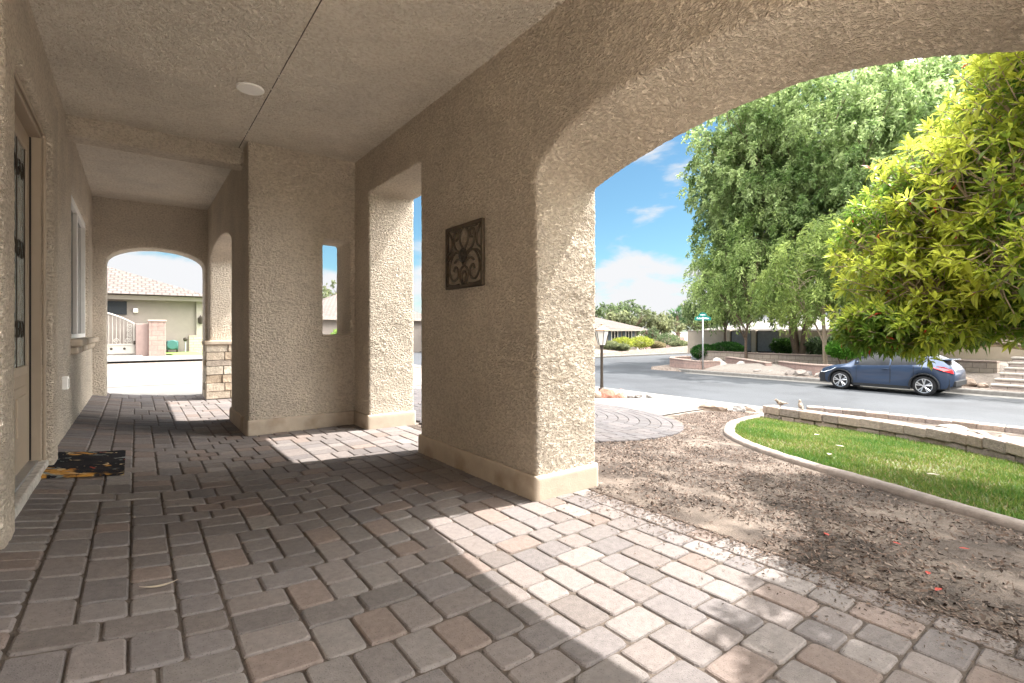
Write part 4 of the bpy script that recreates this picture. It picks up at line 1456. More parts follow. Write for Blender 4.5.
def fine_tree(name, x, y, h, crown, label, seed, strands, leaf=(0.16, 0.04), weep=1.5, cols=((0.055, 0.085, 0.03), (0.14, 0.19, 0.07)),
              trunk=0.16, stems=1, bark=None, group=None, clear=0.3, z=None, lps=24):
    """crown: list of lobes (dx, dy, z above ground, r, rz). Leaves hang along short drooping sprays"""
    z0 = tz(x, y) if z is None else z
    T = empty(name, (x, y, z0), label, 'tree', group)
    rg = np.random.default_rng(seed)
    q = random.Random(seed)
    wood = MB()
    tops = []
    for s in range(stems):
        g = 2 * math.pi * s / stems + seed
        sp = 0.0 if stems == 1 else 0.9
        p = catmull([(x + 0.12 * sp * math.cos(g), y + 0.12 * sp * math.sin(g), z0 - 0.1),
                     (x + 0.5 * sp * math.cos(g) + q.uniform(-.1, .1), y + 0.5 * sp * math.sin(g) + q.uniform(-.1, .1), z0 + h * 0.18),
                     (x + 0.9 * sp * math.cos(g) + q.uniform(-.2, .2), y + 0.9 * sp * math.sin(g) + q.uniform(-.2, .2), z0 + h * 0.45)], 6)
        wood.tube(p, [trunk * (1 - 0.5 * i / len(p)) for i in range(len(p))], 8, caps=False)
        tops.append(p)
    S, SD = [], []
    tot = sum(c[3] * c[3] * c[4] for c in crown)
    for li, (dx, dy, cz, r, rz) in enumerate(crown):
        C = np.array([x + dx, y + dy, z0 + cz])
        p = tops[li % stems]
        st = p[q.randrange(len(p) // 2, len(p))]
        limb = catmull([st, st.lerp(Vector(C), 0.5) + Vector((0, 0, 0.15 * rz)), Vector(C)], 5)
        wood.tube(limb, [trunk * 0.42 * (1 - 0.75 * i / len(limb)) for i in range(len(limb))], 6, caps=False)
        k = int(strands * (r * r * rz) / tot)
        d = sphere_pts(k, rg)
        rad = rg.uniform(0.45, 1.0, k) ** 0.5
        pts = C + d * rad[:, None] * np.array([r, r, rz])
        # clumps: thin out by noise so gaps show
        nn = pnoise(pts * 0.9 + seed)
        ok = rg.uniform(0, 1, k) < np.clip(0.72 + 2.0 * nn, 0.08, 1)
        S.append(pts[ok]); SD.append(d[ok])
        for j in range(10):
            e = Vector(C + sphere_pts(1, rg)[0] * 0.8 * np.array([r, r, rz]))
            s0 = limb[q.randrange(2, len(limb))]
            b = catmull([s0, s0.lerp(e, 0.55) + Vector((0, 0, 0.12 * r)), e], 4)
            wood.tube(b, [trunk * 0.14 * (1 - 0.75 * i / len(b)) for i in range(len(b))], 4, caps=False)
    wood.build('trunk', bark or BARK, T, smooth=True)
    S = np.concatenate(S); SD = np.concatenate(SD)
    n = len(S)
    Ln = lps
    t = np.tile(np.linspace(0, 1, Ln), n)
    hd = unit(np.stack([SD[:, 0] + rg.normal(0, .5, n), SD[:, 1] + rg.normal(0, .5, n), np.zeros(n)], 1))
    wl = rg.uniform(0.35, 1.0, n) * weep
    ho = rg.uniform(0.2, 0.55, n) * (0.35 + 0.65 * min(weep, 1.2))
    P = np.repeat(S, Ln, 0) + np.repeat(hd * ho[:, None], Ln, 0) * np.sin(t * 1.4)[:, None]
    P[:, 2] += np.repeat(0.15 * ho, Ln) * np.sin(t * 2.2) - np.repeat(wl, Ln) * t ** 1.6
    P += rg.normal(0, 0.035, P.shape)
    D = np.repeat(hd, Ln, 0) * (1 - t)[:, None] * 0.6 + rg.normal(0, 0.55, P.shape)
    D[:, 2] -= 0.35 + 0.5 * t
    D = unit(D)
    m = len(P)
    tone = np.repeat(np.clip(0.5 + 1.6 * pnoise(S * 0.7 + 40) + rg.normal(0, 0.22, n), 0, 1), Ln)[:, None]
    c = (1 - tone) * np.array(cols[0]) + tone * np.array(cols[1])
    c *= rg.uniform(0.75, 1.3, m)[:, None]
    V, F, cc = leaf_quads(P, D, rg.uniform(0.7, 1.3, m) * leaf[0], rg.uniform(0.8, 1.2, m) * leaf[1], c, rg)
    fast_mesh('crown', V, F, LEAF_F, T, cc)
    return T

# the great weeping tree across the street and its neighbours
BIG = [(0, 0, 8.5, 4.2, 4.0), (-2.4, 1.6, 7.4, 3.0, 3.6), (0.3, 3.2, 6.4, 2.6, 3.4), (-1.5, -2.5, 8.0, 3.6, 4.2), (1.5, -1.2, 11.5, 3.6, 3.2), (-1.8, 0.5, 11.8, 3.4, 3.0),
       (-2.6, -0.6, 4.8, 2.6, 2.4), (-1, 2.3, 10.0, 3.0, 3.0), (-3.0, -3.2, 5.8, 2.8, 3.0), (-0.5, -5.0, 9.5, 3.5, 4.0), (-2.0, -5.6, 6.0, 3.0, 3.4), (0, 1.2, 3.9, 2.2, 1.6),
       (-3.5, 0.6, 9.4, 2.6, 3.0), (-2.5, 2.8, 8.6, 2.2, 3.0), (-3.6, -1.8, 7.6, 2.4, 3.0), (-4.2, -5.0, 8.2, 2.6, 3.6), (-3.2, 2.2, 12.3, 2.5, 2.4), (-1.2, 3.0, 10.5, 2.4, 2.6),
       (-0.8, 1.0, 13.8, 2.6, 2.0), (-3.4, -2.4, 11.5, 2.8, 2.6)]
BIG += [(2.5, -4.2, 13.5, 3, 3), (3.5, -6.5, 12.5, 3.2, 3.2), (1.5, -4.5, 11, 3.2, 3), (-4.4, 2.9, 11.8, 2.0, 2.2), (-4.2, 3.3, 9.6, 2.0, 2.2), (-3.6, 3.2, 8.6, 2.0, 2.2), (-3.4, 3.6, 6.2, 1.9, 2.2), (-3.2, 2.4, 4.2, 2.0, 1.8), (-3.0, 0.2, 3.2, 2.0, 1.4), (-1.5, 4.2, 10.6, 2.0, 2.2)]
fine_tree('feathery_tree', 27.5, 11.8, 13.5, [(dx + 3.4, dy + 0.5, z * 1.09, r * 1.08, rz * 1.08) for dx, dy, z, r, rz in BIG],
          'huge fine leaved tree rising above the others across the street', 31, 21000, leaf=(0.22, 0.085), weep=0.62, trunk=0.17, stems=4, lps=24,
          cols=((0.125, 0.20, 0.06), (0.42, 0.52, 0.235)))
fine_tree('street_tree', 25.4, 13.5, 5.6, [(0, 0, 3.9, 1.6, 1.6), (-0.3, 1.5, 3.6, 1.4, 1.5), (-0.4, -0.8, 4.9, 1.4, 1.4), (0.2, 2.2, 4.6, 1.2, 1.3), (-0.6, 0.7, 2.9, 1.1, 0.7), (0.2, -1.8, 3.4, 1.3, 1.0), (0.5, 0.8, 5.8, 1.5, 1.5), (0.9, 1.8, 6.2, 1.4, 1.5), (0.6, -0.6, 6.6, 1.5, 1.5)],
          'light green slender tree on one straight trunk left of the huge feathery tree', 33, 1300, leaf=(0.2, 0.065), weep=0.9, cols=((0.14, 0.215, 0.06), (0.42, 0.52, 0.2)), trunk=0.085)
fine_tree('street_tree', 23.2, 8.9, 6.0, [(0, 0, 4.6, 1.9, 2.0), (0.8, -1.2, 5.0, 1.8, 2.0), (-0.3, 1.2, 3.6, 1.4, 1.3), (0, -2.2, 4.0, 1.6, 1.6), (-0.5, 0.2, 2.7, 1.2, 0.8)],
          'grey trunked tree standing just behind the parked car', 35, 1500, leaf=(0.2, 0.06), weep=1.0, cols=((0.15, 0.22, 0.06), (0.34, 0.42, 0.12)), trunk=0.11, bark=BARK_P)
fine_tree('street_tree', 24.5, 2.6, 8.0, [(0, 0, 5.5, 2.6, 2.8), (-1, 1.5, 4.4, 2.0, 2.0), (0.5, -2, 5.6, 2.4, 2.6)],
          'dark green tree above the garden steps', 37, 1500, leaf=(0.22, 0.065), weep=1.2, cols=((0.10, 0.15, 0.05), (0.26, 0.32, 0.12)), trunk=0.14)
fine_tree('street_tree', 30.5, 17.6, 6.5, [(0, 0, 4.6, 1.8, 1.9), (0.5, 1.4, 4.0, 1.6, 1.6), (-0.6, -1.2, 4.2, 1.6, 1.7)],
          'pale green tree behind the street sign and the trimmed bushes', 39, 900, leaf=(0.22, 0.07), weep=0.9, cols=((0.10, 0.15, 0.055), (0.20, 0.26, 0.10)), trunk=0.12)

def shrub(name, x, y, r, h, label, seed, n, leaf=0.09, cols=((0.04, 0.09, 0.02), (0.10, 0.19, 0.04)), cat='bush', group=None, z=None, low=0.25, smooth=False, stem=True):
    z0 = tz(x, y) if z is None else z
    T = empty(name, (x, y, z0), label, cat, group)
    rg = np.random.default_rng(seed)
    d = sphere_pts(n, rg)
    bump_ = 1 + (0.08 if smooth else 0.3) * pnoise(d * 2.2 + seed)
    rad = (0.80 + 0.22 * rg.uniform(0, 1, n)) if smooth else rg.uniform(0.3, 1.05, n) ** 0.6
    hz = h * (1 - low) / 2
    P = np.stack([x + d[:, 0] * r * rad * bump_, y + d[:, 1] * r * rad * bump_, z0 + h * low + hz + d[:, 2] * hz * rad * bump_], 1)
    D = unit(d + rg.normal(0, 0.7, (n, 3)) + np.array([0, 0, 0.3]))
    tone = np.clip(0.5 + 1.2 * pnoise(P * 3.0) + rg.normal(0, 0.25, n), 0, 1)[:, None]
    c = ((1 - tone) * np.array(cols[0]) + tone * np.array(cols[1])) * rg.uniform(0.8, 1.25, n)[:, None]
    V, F, cc = leaf_quads(P, D, rg.uniform(0.7, 1.3, n) * leaf, rg.uniform(0.4, 0.6, n) * leaf, c, rg)
    fast_mesh('foliage', V, F, LEAF_F, T, cc)
    if stem:
        m = MB()
        q = random.Random(seed)
        for k in range(5):
            g = k * 1.26
            m.tube([(x + 0.05 * math.cos(g), y + 0.05 * math.sin(g), z0 - 0.05), (x + 0.3 * r * math.cos(g), y + 0.3 * r * math.sin(g), z0 + h * 0.3), (x + 0.6 * r * math.cos(g), y + 0.6 * r * math.sin(g), z0 + h * 0.6)],
                   [0.03, 0.022, 0.01], 5)
        m.build('stem', BARK, T)
    return T
TRIMC = ((0.03, 0.09, 0.02), (0.07, 0.19, 0.035))
shrub('trimmed_bush', 26.3, 16.45, 0.72, 1.1, 'smaller clipped dark green bush behind the street sign pole', 51, 4000, 0.10, TRIMC, smooth=True)
shrub('trimmed_bush', 27.0, 15.5, 1.0, 1.25, 'larger clipped green bush right of the street sign pole', 52, 6000, 0.10, TRIMC, smooth=True)
shrub('trimmed_bush', 22.9, 8.1, 0.6, 1.25, 'bright green rounded bush on a short stem behind the parked car', 53, 3500, 0.12, ((0.07, 0.2, 0.02), (0.16, 0.36, 0.05)), smooth=True, low=0.45)
shrub('spiny_bush', 28.6, 10.8, 1.3, 1.1, 'loose grey green bush along the tan wall', 54, 3000, 0.18, ((0.08, 0.12, 0.06), (0.18, 0.25, 0.12)))
shrub('spiny_bush', 28.0, 8.6, 1.5, 1.4, 'wide pale green bush right of the multi stemmed tree', 55, 3500, 0.18, ((0.09, 0.14, 0.05), (0.22, 0.30, 0.12)))
shrub('spiny_bush', 28.6, 13.0, 0.7, 1.0, 'dark green bush at the foot of the multi stemmed tree', 56, 2000, 0.16)

# ------------------------------------------------------------------ street sign
def street_sign(x, y):
    z = tz(x, y)
    T = empty('street_sign', (x, y, z), 'teal green street name sign with an arched top on a slim steel pole', 'street sign')
    MB().tube([(x, y, z - 0.1), (x, y, z + 2.35)], 0.032, 10).build('pole', GALV, T, smooth=True)
    a = R(36.9)
    u = Vector((math.cos(a), -math.sin(a), 0)); nrm = Vector((-math.sin(a), -math.cos(a), 0))
    pts = [(-0.36, 0), (0.36, 0), (0.37, 0.04), (0.35, 0.15), (0.20, 0.19)]
    for k in range(9):
        g = math.pi * k / 8
        pts.append((0.19 * math.cos(g), 0.20 + 0.16 * math.sin(g)))
    pts += [(-0.20, 0.19), (-0.35, 0.15), (-0.37, 0.04)]
    def plate(sc, t0, t1, name, mt, par, dz=0.0):
        m = MB()
        P3 = lambda p, t: Vector((x, y, z + 2.2 + dz)) + u * p[0] * sc + Vector((0, 0, 1)) * (0.17 + (p[1] - 0.17) * sc) + nrm * t
        n = len(pts)
        vs = [P3(p, t0) for p in pts] + [P3(p, t1) for p in pts]
        m.add(vs, [tuple(range(n))[::-1], tuple(range(n, 2 * n))] + [(i, (i + 1) % n, n + (i + 1) % n, n + i) for i in range(n)])
        return m.build(name, mt, par)
    F1 = plate(1.0, -0.012, 0.012, 'sign_plate', SIGNG, T)
    m = MB()
    q = random.Random(2)
    def bar(u0, u1, z0, z1):
        M = Matrix((( u.x, nrm.x, 0, x), (u.y, nrm.y, 0, y), (0, 0, 1, z + 2.2), (0, 0, 0, 1)))
        m.box(u0, u1, 0.013, 0.017, z0, z1, M)
    v = -0.27
    while v < 0.26:                                   # the street name, too far off to read
        w_ = q.uniform(0.02, 0.045)
        bar(v, v + w_, 0.06, 0.06 + q.uniform(0.05, 0.075))
        v += w_ + 0.016
    m.build('lettering', SIGNW, F1)
    m = MB()
    v = -0.11
    while v < 0.1:
        w_ = q.uniform(0.03, 0.05)
        bar(v, v + w_, 0.22, 0.22 + q.uniform(0.04, 0.06))
        v += w_ + 0.02
    m.build('lettering', SIGNW, F1)
street_sign(20.25, 12.75)

# ------------------------------------------------------------------ walls and rocks across the street
def poly_wall(name, pts, zb, zt_, th, mt, label, cap=None, cat='garden wall'):
    T = empty(name, (pts[0][0], pts[0][1], zb), label, cat)
    m = MB()
    P = [Vector(p) for p in pts]
    n = len(P)
    vs, fs = [], []
    cvs = []
    for i, p in enumerate(P):
        t = (P[min(i + 1, n - 1)] - P[max(i - 1, 0)]).normalized()
        q = Vector((-t.y, t.x)) * th / 2
        zz = zt_[i] if isinstance(zt_, (list, tuple)) else zt_
        vs += [(p.x - q.x, p.y - q.y, zb), (p.x + q.x, p.y + q.y, zb), (p.x + q.x, p.y + q.y, zz), (p.x - q.x, p.y - q.y, zz)]
        q2 = q * 1.18
        cvs += [(p.x - q2.x, p.y - q2.y, zz + 0.002), (p.x + q2.x, p.y + q2.y, zz + 0.002), (p.x + q2.x, p.y + q2.y, zz + 0.06), (p.x - q2.x, p.y - q2.y, zz + 0.06)]
    for i in range(n - 1):
        for k in range(4):
            fs.append((i * 4 + k, i * 4 + (k + 1) % 4, i * 4 + 4 + (k + 1) % 4, i * 4 + 4 + k))
    fs += [(0, 1, 2, 3), tuple(4 * (n - 1) + k for k in (3, 2, 1, 0))]
    m.add(vs, fs)
    m.build('wall_face', mt, T)
    if cap:
        MB().add(cvs, fs).build('coping', cap, T) if False else None
        c = MB(); c.add(cvs, fs); c.build('coping', cap, T, bevel=0.012)
    return T
PINKCAP = mat('pink_coping', (0.31, 0.235, 0.2), 0.9, var=0.15, scale=6, bump=0.4)
poly_wall('corner_wall', [(22.6, 15.0), (21.3, 15.05), (20.45, 14.5), (20.2, 13.6), (20.25, 12.95), (21.3, 12.6)], -0.9, [-0.33, -0.33, -0.33, -0.36, -0.40, -0.42], 0.22, PINKB,
          'curved pink block planter wall at the street corner', PINKCAP)
poly_wall('planter_wall', [tuple(p) for p in catmull([(24.0, 13.7), (22.9, 12.3), (21.7, 11.0), (21.0, 10.2)], 5)], -0.9, -0.36, 0.25, PINKB, 'curved pink block wall holding the pale gravel mound', PINKCAP)
poly_wall('planter_wall', [tuple(p) for p in catmull([(21.9, 10.1), (21.2, 9.2), (20.8, 8.3), (21.0, 7.2)], 5)], -0.9, -0.33, 0.25, PINKB, 'pink block wall ending behind the front of the parked car', PINKCAP)
poly_wall('terrace_wall', [(26.0, 16.5), (25.7, 14), (25.6, 10), (25.7, 6), (25.6, 4)], -0.8, -0.18, 0.3, brick_mat('buff_block', (0.44, 0.36, 0.29), (0.38, 0.31, 0.26), (0.25, 0.2, 0.17), 0.4, 0.2, vec='yz'),
          'long low buff block terrace wall below the trees', PINKCAP)
MOUND = mat('pale_gravel', (0.20, 0.178, 0.157), 0.9, var=0.25, scale=18, bump=0.7, bscale=40, bdist=0.02)
def mound(x0, x1, y0, y1, top, mt, name='gravel_mound'):
    xs_ = np.linspace(x0, x1, 24); ys_ = np.linspace(y0, y1, 34)
    def zf(X, Y):
        a = (X - (x0 + x1) / 2) / ((x1 - x0) / 2); b = (Y - (y0 + y1) / 2) / ((y1 - y0) / 2)
        e = np.clip(1 - a * a, 0, 1) ** 0.6 * np.clip(1 - b * b, 0, 1) ** 0.6
        nz_ = pnoise(np.stack([X.ravel() * 0.9, Y.ravel() * 0.9, 0 * X.ravel()], 1)).reshape(X.shape)
        return terr(X, Y) - 0.03 + e * (top + 0.12 * nz_)
    return grid_mesh(name, xs_, ys_, zf, mt, kind='structure')
mound(20.3, 22.4, 8.6, 13.0, 0.30, MOUND)
mound(24.4, 33.5, 24.5, 30.5, 0.45, GRAVEL)
G2 = 'pale rocks tumbled between the mound and the parked car'
q = random.Random(9)
spots = [(20.75, 8.55), (20.55, 8.1), (20.6, 7.6), (20.9, 7.9), (20.5, 9.1), (20.7, 9.5), (21.1, 8.9), (20.6, 7.1), (20.75, 6.6), (20.55, 9.9), (21.4, 10.7), (20.5, 10.4), (20.6, 6.1), (20.5, 8.75), (20.45, 7.3)]
for k, (x, y) in enumerate(spots):
    boulder(x, y, q.uniform(0.13, 0.26), 60 + k, 'pale rock in the tumble between gravel mound and parked car', G2, q.choice([PALE, PALE, GREY, (0.6, 0.54, 0.48)]))
for k, (x, y, s_) in enumerate(((22.2, 13.1, 0.3), (22.6, 12.2, 0.26), (23.4, 13.9, 0.28), (21.2, 12.9, 0.18))):
    boulder(x, y, s_, 90 + k, 'grey boulder between the street sign and the planter wall', 'boulders behind the street sign', (0.46, 0.43, 0.40))
for k, (x, y, s_) in enumerate(((20.7, 3.9, 0.22), (20.55, 4.3, 0.18), (20.9, 4.4, 0.24), (20.6, 3.6, 0.16), (21.3, 4.1, 0.26))):
    boulder(x, y, s_, 100 + k, 'buff rock piled between the car tail and the garden steps', 'rocks beside the garden steps', TAN)
for k in range(16):
    boulder(q.uniform(23.9, 32), q.uniform(24.6, 25.6), q.uniform(0.12, 0.28), 120 + k, 'small rock on the gravel slope below the house with shuttered windows', 'rocks below the shuttered house', q.choice([PALE, TAN, GREY]))

# garden steps up from the kerb
def steps():
    T = empty('garden_steps', (20.3, 1.2, -0.72), 'flight of six long block steps rising from the kerb right of the car', 'steps')
    tread = mat('step_tread', (0.32, 0.29, 0.255), 0.9, var=0.2, scale=8, bump=0.4)
    riser = brick_mat('step_riser', (0.36, 0.30, 0.27), (0.33, 0.28, 0.25), (0.2, 0.17, 0.15), 0.4, 0.2, vec='yz')
    for k in range(6):
        x0 = 20.45 + 0.42 * k
        z0 = -0.74 + 0.15 * k
        s_ = MB().box(x0, x0 + 0.6, -3.0 - 0 * k, 3.35 - 0.03 * k, -0.9, z0 + 0.10).build('step', riser, T)
        MB().box(x0 - 0.03, x0 + 0.6, -3.02, 3.38 - 0.03 * k, z0 + 0.102, z0 + 0.15).build('tread', tread, s_, bevel=0.008)
steps()

# tan boundary wall, screen gate and the pale roof beyond
poly_wall('boundary_wall', [(32.0, 21.3), (32.0, 18.3)], -0.6, 0.98, 0.2, FSTUC2, 'tan stucco boundary wall left of the grey screen gate', PINKCAP, 'wall')
poly_wall('boundary_wall', [(32.0, 14.6), (32.0, 2.0), (32.0, -12)], -0.6, 0.95, 0.2, FSTUC2, 'long tan stucco boundary wall behind the trees across the street', PINKCAP, 'wall')
def screen_gate():
    T = empty('screen_gate', (32, 16.4, -0.4), 'grey mesh double gate between tan posts in the boundary wall', 'gate')
    for y in (18.2, 16.45, 14.7):
        MB().box(31.85, 32.15, y - 0.15, y + 0.15, -0.6, 1.05).build('post', FSTUC2, T, bevel=0.02)
    for y0, y1 in ((16.6, 18.05), (14.85, 16.3)):
        p = MB().box(31.97, 32.03, y0, y1, -0.3, 0.95).build('panel', mat('screen_mesh', (0.20, 0.20, 0.21), 0.7, var=0.15, scale=4), T)
        m = MB()
        for a, b, c_, d in ((y0, y0 + 0.06, -0.33, 0.98), (y1 - 0.06, y1, -0.33, 0.98), (y0, y1, -0.36, -0.3), (y0, y1, 0.95, 1.0)):
            m.box(31.94, 31.968, a, b, c_, d)
        m.build('frame', DARK, p)
screen_gate()

def hip_roof(m, x0, x1, y0, y1, z, rise, ov=0.5):
    x0 -= ov; x1 += ov; y0 -= ov; y1 += ov
    w, d = x1 - x0, y1 - y0
    k = min(w, d) / 2
    if w >= d: a, b = (x0 + k, (y0 + y1) / 2, z + rise), (x1 - k, (y0 + y1) / 2, z + rise)
    else: a, b = ((x0 + x1) / 2, y0 + k, z + rise), ((x0 + x1) / 2, y1 - k, z + rise)
    vs = [(x0, y0, z), (x1, y0, z), (x1, y1, z), (x0, y1, z), a, b]
    if w >= d: fs = [(0, 1, 5, 4), (1, 2, 5), (2, 3, 4, 5), (3, 0, 4), (3, 2, 1, 0)]
    else: fs = [(0, 1, 4), (1, 2, 5, 4), (2, 3, 5), (3, 0, 4, 5), (3, 2, 1, 0)]
    m.add(vs, fs)
def house(label, x0, x1, y0, y1, zb, ze, rise, wall, roof=None, ov=0.5):
    T = empty('tiled_house', ((x0 + x1) / 2, (y0 + y1) / 2, zb), label, 'house')
    MB().box(x0, x1, y0, y1, zb, ze).build('wall', wall, T)
    m = MB(); hip_roof(m, x0, x1, y0, y1, ze + 0.08, rise, ov)
    r = m.build('roof', roof or TILE, T)
    m = MB()
    for a, b, c_, d in ((x0 - ov, x1 + ov, y0 - ov - 0.03, y0 - ov + 0.06), (x0 - ov, x1 + ov, y1 + ov - 0.06, y1 + ov + 0.03)):
        m.box(a, b, c_, d, ze - 0.12, ze + 0.077)
    for a, b, c_, d in ((x0 - ov - 0.03, x0 - ov + 0.06, y0 - ov + 0.06, y1 + ov - 0.06), (x1 + ov - 0.06, x1 + ov + 0.03, y0 - ov + 0.06, y1 + ov - 0.06)):
        m.box(a, b, c_, d, ze - 0.12, ze + 0.077)
    m.build('fascia', TRIM, T)
    return T
def window(T, x0, x1, y, z0, z1, face='y-', shutters=False, fr=0.07):
    w_ = MB()
    if face == 'y-':
        w_.box(x0, x1, y - 0.02, y + 0.05, z0, z1); o = w_.build('window', CHARC, T)
        m = MB()
        for a, b, c_, d in ((x0 - fr, x0, z0 - fr, z1 + fr), (x1, x1 + fr, z0 - fr, z1 + fr), (x0, x1, z0 - fr, z0), (x0, x1, z1, z1 + fr), ((x0 + x1) / 2 - 0.025, (x0 + x1) / 2 + 0.025, z0, z1)):
            m.box(a, b, y - 0.06, y - 0.021, c_, d)
        m.build('window_frame', WHITEP, o)
        if shutters:
            for a, b in ((x0 - fr - 0.36, x0 - fr - 0.02), (x1 + fr + 0.02, x1 + fr + 0.36)):
                MB().box(a, b, y - 0.05, y - 0.003, z0 - 0.08, z1 + 0.08).build('shutter', mat('shutter_slate', (0.06, 0.085, 0.11), 0.6), T)
    return o
# house with shuttered windows beyond the side street
HE = house('grey roofed stucco house with two dark shuttered windows beyond the side street', 21.0, 35.2, 28.6, 40, -1.2, 1.12, 2.1, FSTUC, ov=0.6)
window(HE, 31.95, 32.65, 28.6, 0.02, 0.98, shutters=True)
window(HE, 33.75, 34.45, 28.6, 0.02, 0.98, shutters=True)
hb = MB().box(24.0, 29.4, 26.9, 28.59, -1.2, 1.15).build('porch_wall', FSTUC2, HE)
m = MB(); hip_roof(m, 24.0, 29.4, 26.9, 31.5, 1.22, 1.3, 0.5); m.build('porch_roof', TILE, HE)
# pale house roof behind the boundary wall
HD = house('pale roofed house behind the grey screen gate', 40, 54, 14.0, 24.6, -0.6, 1.05, 1.2, FSTUC, mat('pale_roof', (0.15, 0.14, 0.13), 0.8, var=0.1, scale=3))
house('low tan house behind the boundary wall and the huge feathery tree', 36, 50, -8, 13, -0.6, 1.9, 2.0, FSTUC2)

# hedge of far trees
def far_tree(x, y, h, r, seed, label, cols, n=3500, leaf=0.4, name='far_tree', zb=-0.8, group=None):
    crown = []
    q = random.Random(seed)
    for k in range(5):
        g = q.uniform(0, 6.28)
        crown.append((r * 0.5 * math.cos(g), r * 0.5 * math.sin(g), h * q.uniform(0.5, 0.8), r * q.uniform(0.45, 0.65), h * q.uniform(0.16, 0.26)))
    return fine_tree(name, x, y, h, crown, label, seed, n // 14, leaf=(leaf, leaf * 0.45), weep=0.5, cols=cols, trunk=0.16, z=zb, lps=14, group=group)
OLIVE = ((0.10, 0.12, 0.06), (0.20, 0.22, 0.11))
DGREEN = ((0.05, 0.08, 0.035), (0.12, 0.16, 0.07))
far_tree(44.5, 37.0, 4.6, 2.6, 71, 'rounded olive tree just right of the shuttered house roof', OLIVE, 4200, zb=-1.0)
far_tree(47.5, 35.6, 4.3, 2.6, 72, 'second olive tree, just left of the palm', OLIVE, 4200, zb=-1.0)
far_tree(45.6, 43.0, 5.6, 3.2, 73, 'dark green tree above the ridge of the shuttered house', DGREEN, 3500)
far_tree(56.0, 46.5, 6.6, 3.4, 74, 'dense dark tree behind the olive trees', DGREEN, 3500)
far_tree(58.0, 40.0, 5.4, 3.6, 75, 'broad grey green tree behind the palm', DGREEN, 3500)
far_tree(56.8, 35.4, 5.8, 3.2, 76, 'tall pale tree right of the palm', OLIVE, 3500)
far_tree(55.0, 31.5, 7.0, 3.6, 77, 'hazy green tree behind the street sign', OLIVE, 3500)
far_tree(34.6, 26.6, 2.6, 0.9, 78, 'small dark tree with a bare trunk beside the shuttered house', DGREEN, 1600, leaf=0.16, zb=-0.9)
for k in range(9):
    far_tree(46 + 3 * k + (k % 2) * 5, 10 - 7 * k, 6.5 + (k % 3), 4.2, 160 + k, 'green tree in the row behind the long tan wall', DGREEN, 2600, group='trees behind the tan wall')
far_tree(10.5, 52, 8.0, 4.0, 81, 'leafy tree seen through the wall slot above a roof', ((0.10, 0.16, 0.05), (0.22, 0.30, 0.10)), 5000)
far_tree(16.5, 56, 8.0, 4.5, 82, 'second leafy tree behind the roof seen through the slot', OLIVE, 4000)

def palm(x, y, h, z0, label, seed):
    T = empty('palm_tree', (x, y, z0), label, 'palm tree')
    q = random.Random(seed); rg = np.random.default_rng(seed)
    MB().tube([(x, y, z0 - 0.2), (x + 0.1, y, z0 + h * 0.5), (x + 0.05, y + 0.1, z0 + h)], [0.24, 0.2, 0.17], 8).build('trunk', BARK, T)
    m = MB()
    for k in range(44):
        g = q.uniform(0, 6.28); el = q.uniform(-0.7, 1.35)
        d = Vector((math.cos(g) * math.cos(el), math.sin(g) * math.cos(el), math.sin(el)))
        b = Vector((x + 0.05, y + 0.1, z0 + h))
        s_ = d.cross(Vector((0, 0, 1))).normalized()
        m.tube([b, b + d * 0.7], 0.015, 3, caps=False)
        c0 = b + d * 0.7
        for j in range(13):                          # fan of blades
            a = (j - 6) / 6 * 1.25
            dd = (d * math.cos(a) + s_ * math.sin(a)).normalized()
            tip = c0 + dd * q.uniform(0.7, 0.95) + Vector((0, 0, -0.25 * abs(a)))
            sd = dd.cross(Vector((0, 0, 1))).normalized() * 0.03
            mm = c0.lerp(tip, 0.5)
            k0 = q.uniform(0.7, 1.2)
            m.col = (0.05 * k0, 0.115 * k0, 0.04 * k0)
            m.add([c0, mm + sd, tip, mm - sd], [(0, 1, 2, 3)])
    m.build('crown', LEAF_F, T, colors=True)
palm(51.0, 35.4, 3.4, -0.6, 'fan palm rising above the olive trees far down the street', 5)

# planting in front of the shuttered house
YG = ((0.16, 0.20, 0.03), (0.32, 0.34, 0.06))
for k, (x, y, r, h, lab, cl_) in enumerate(((30.6, 26.2, 0.9, 1.1, 'yellow green shrub below the left shuttered window', YG), (32.6, 26.0, 0.9, 1.15, 'yellow green shrub below the right shuttered window', YG),
        (28.9, 26.0, 0.7, 0.8, 'low grey green shrub nearest the lantern', OLIVE), (34.1, 25.6, 0.6, 0.7, 'dry brown shrub on the gravel slope', ((0.16, 0.14, 0.07), (0.26, 0.22, 0.12))),
        (29.4, 25.2, 0.5, 0.6, 'small olive shrub low on the gravel slope', OLIVE), (37.4, 27.0, 1.0, 1.4, 'bushy dark green shrub beside the pink wall', DGREEN), (36.5, 25.2, 0.7, 0.8, 'grey shrub near the side street kerb', OLIVE),
        (40.0, 25.3, 0.6, 0.6, 'low round shrub at the far end of the gravel', OLIVE))):
    shrub('garden_shrub', x, y, r, h, lab, 200 + k, 2200, 0.13, cl_, z=tz(x, y) + 0.1)
poly_wall('garden_wall', [(37.6, 29.5), (43.5, 29.5)], -0.9, 0.35, 0.2, PINKB, 'pink block wall beyond the gravel slope', PINKCAP)
shrub('groundcover_plant', 7.35, 7.75, 0.38, 0.3, 'bright lime green plant beside the pillar at the walk edge', 220, 1800, 0.07, ((0.16, 0.30, 0.02), (0.32, 0.48, 0.05)), cat='plant', stem=False, low=0.0)

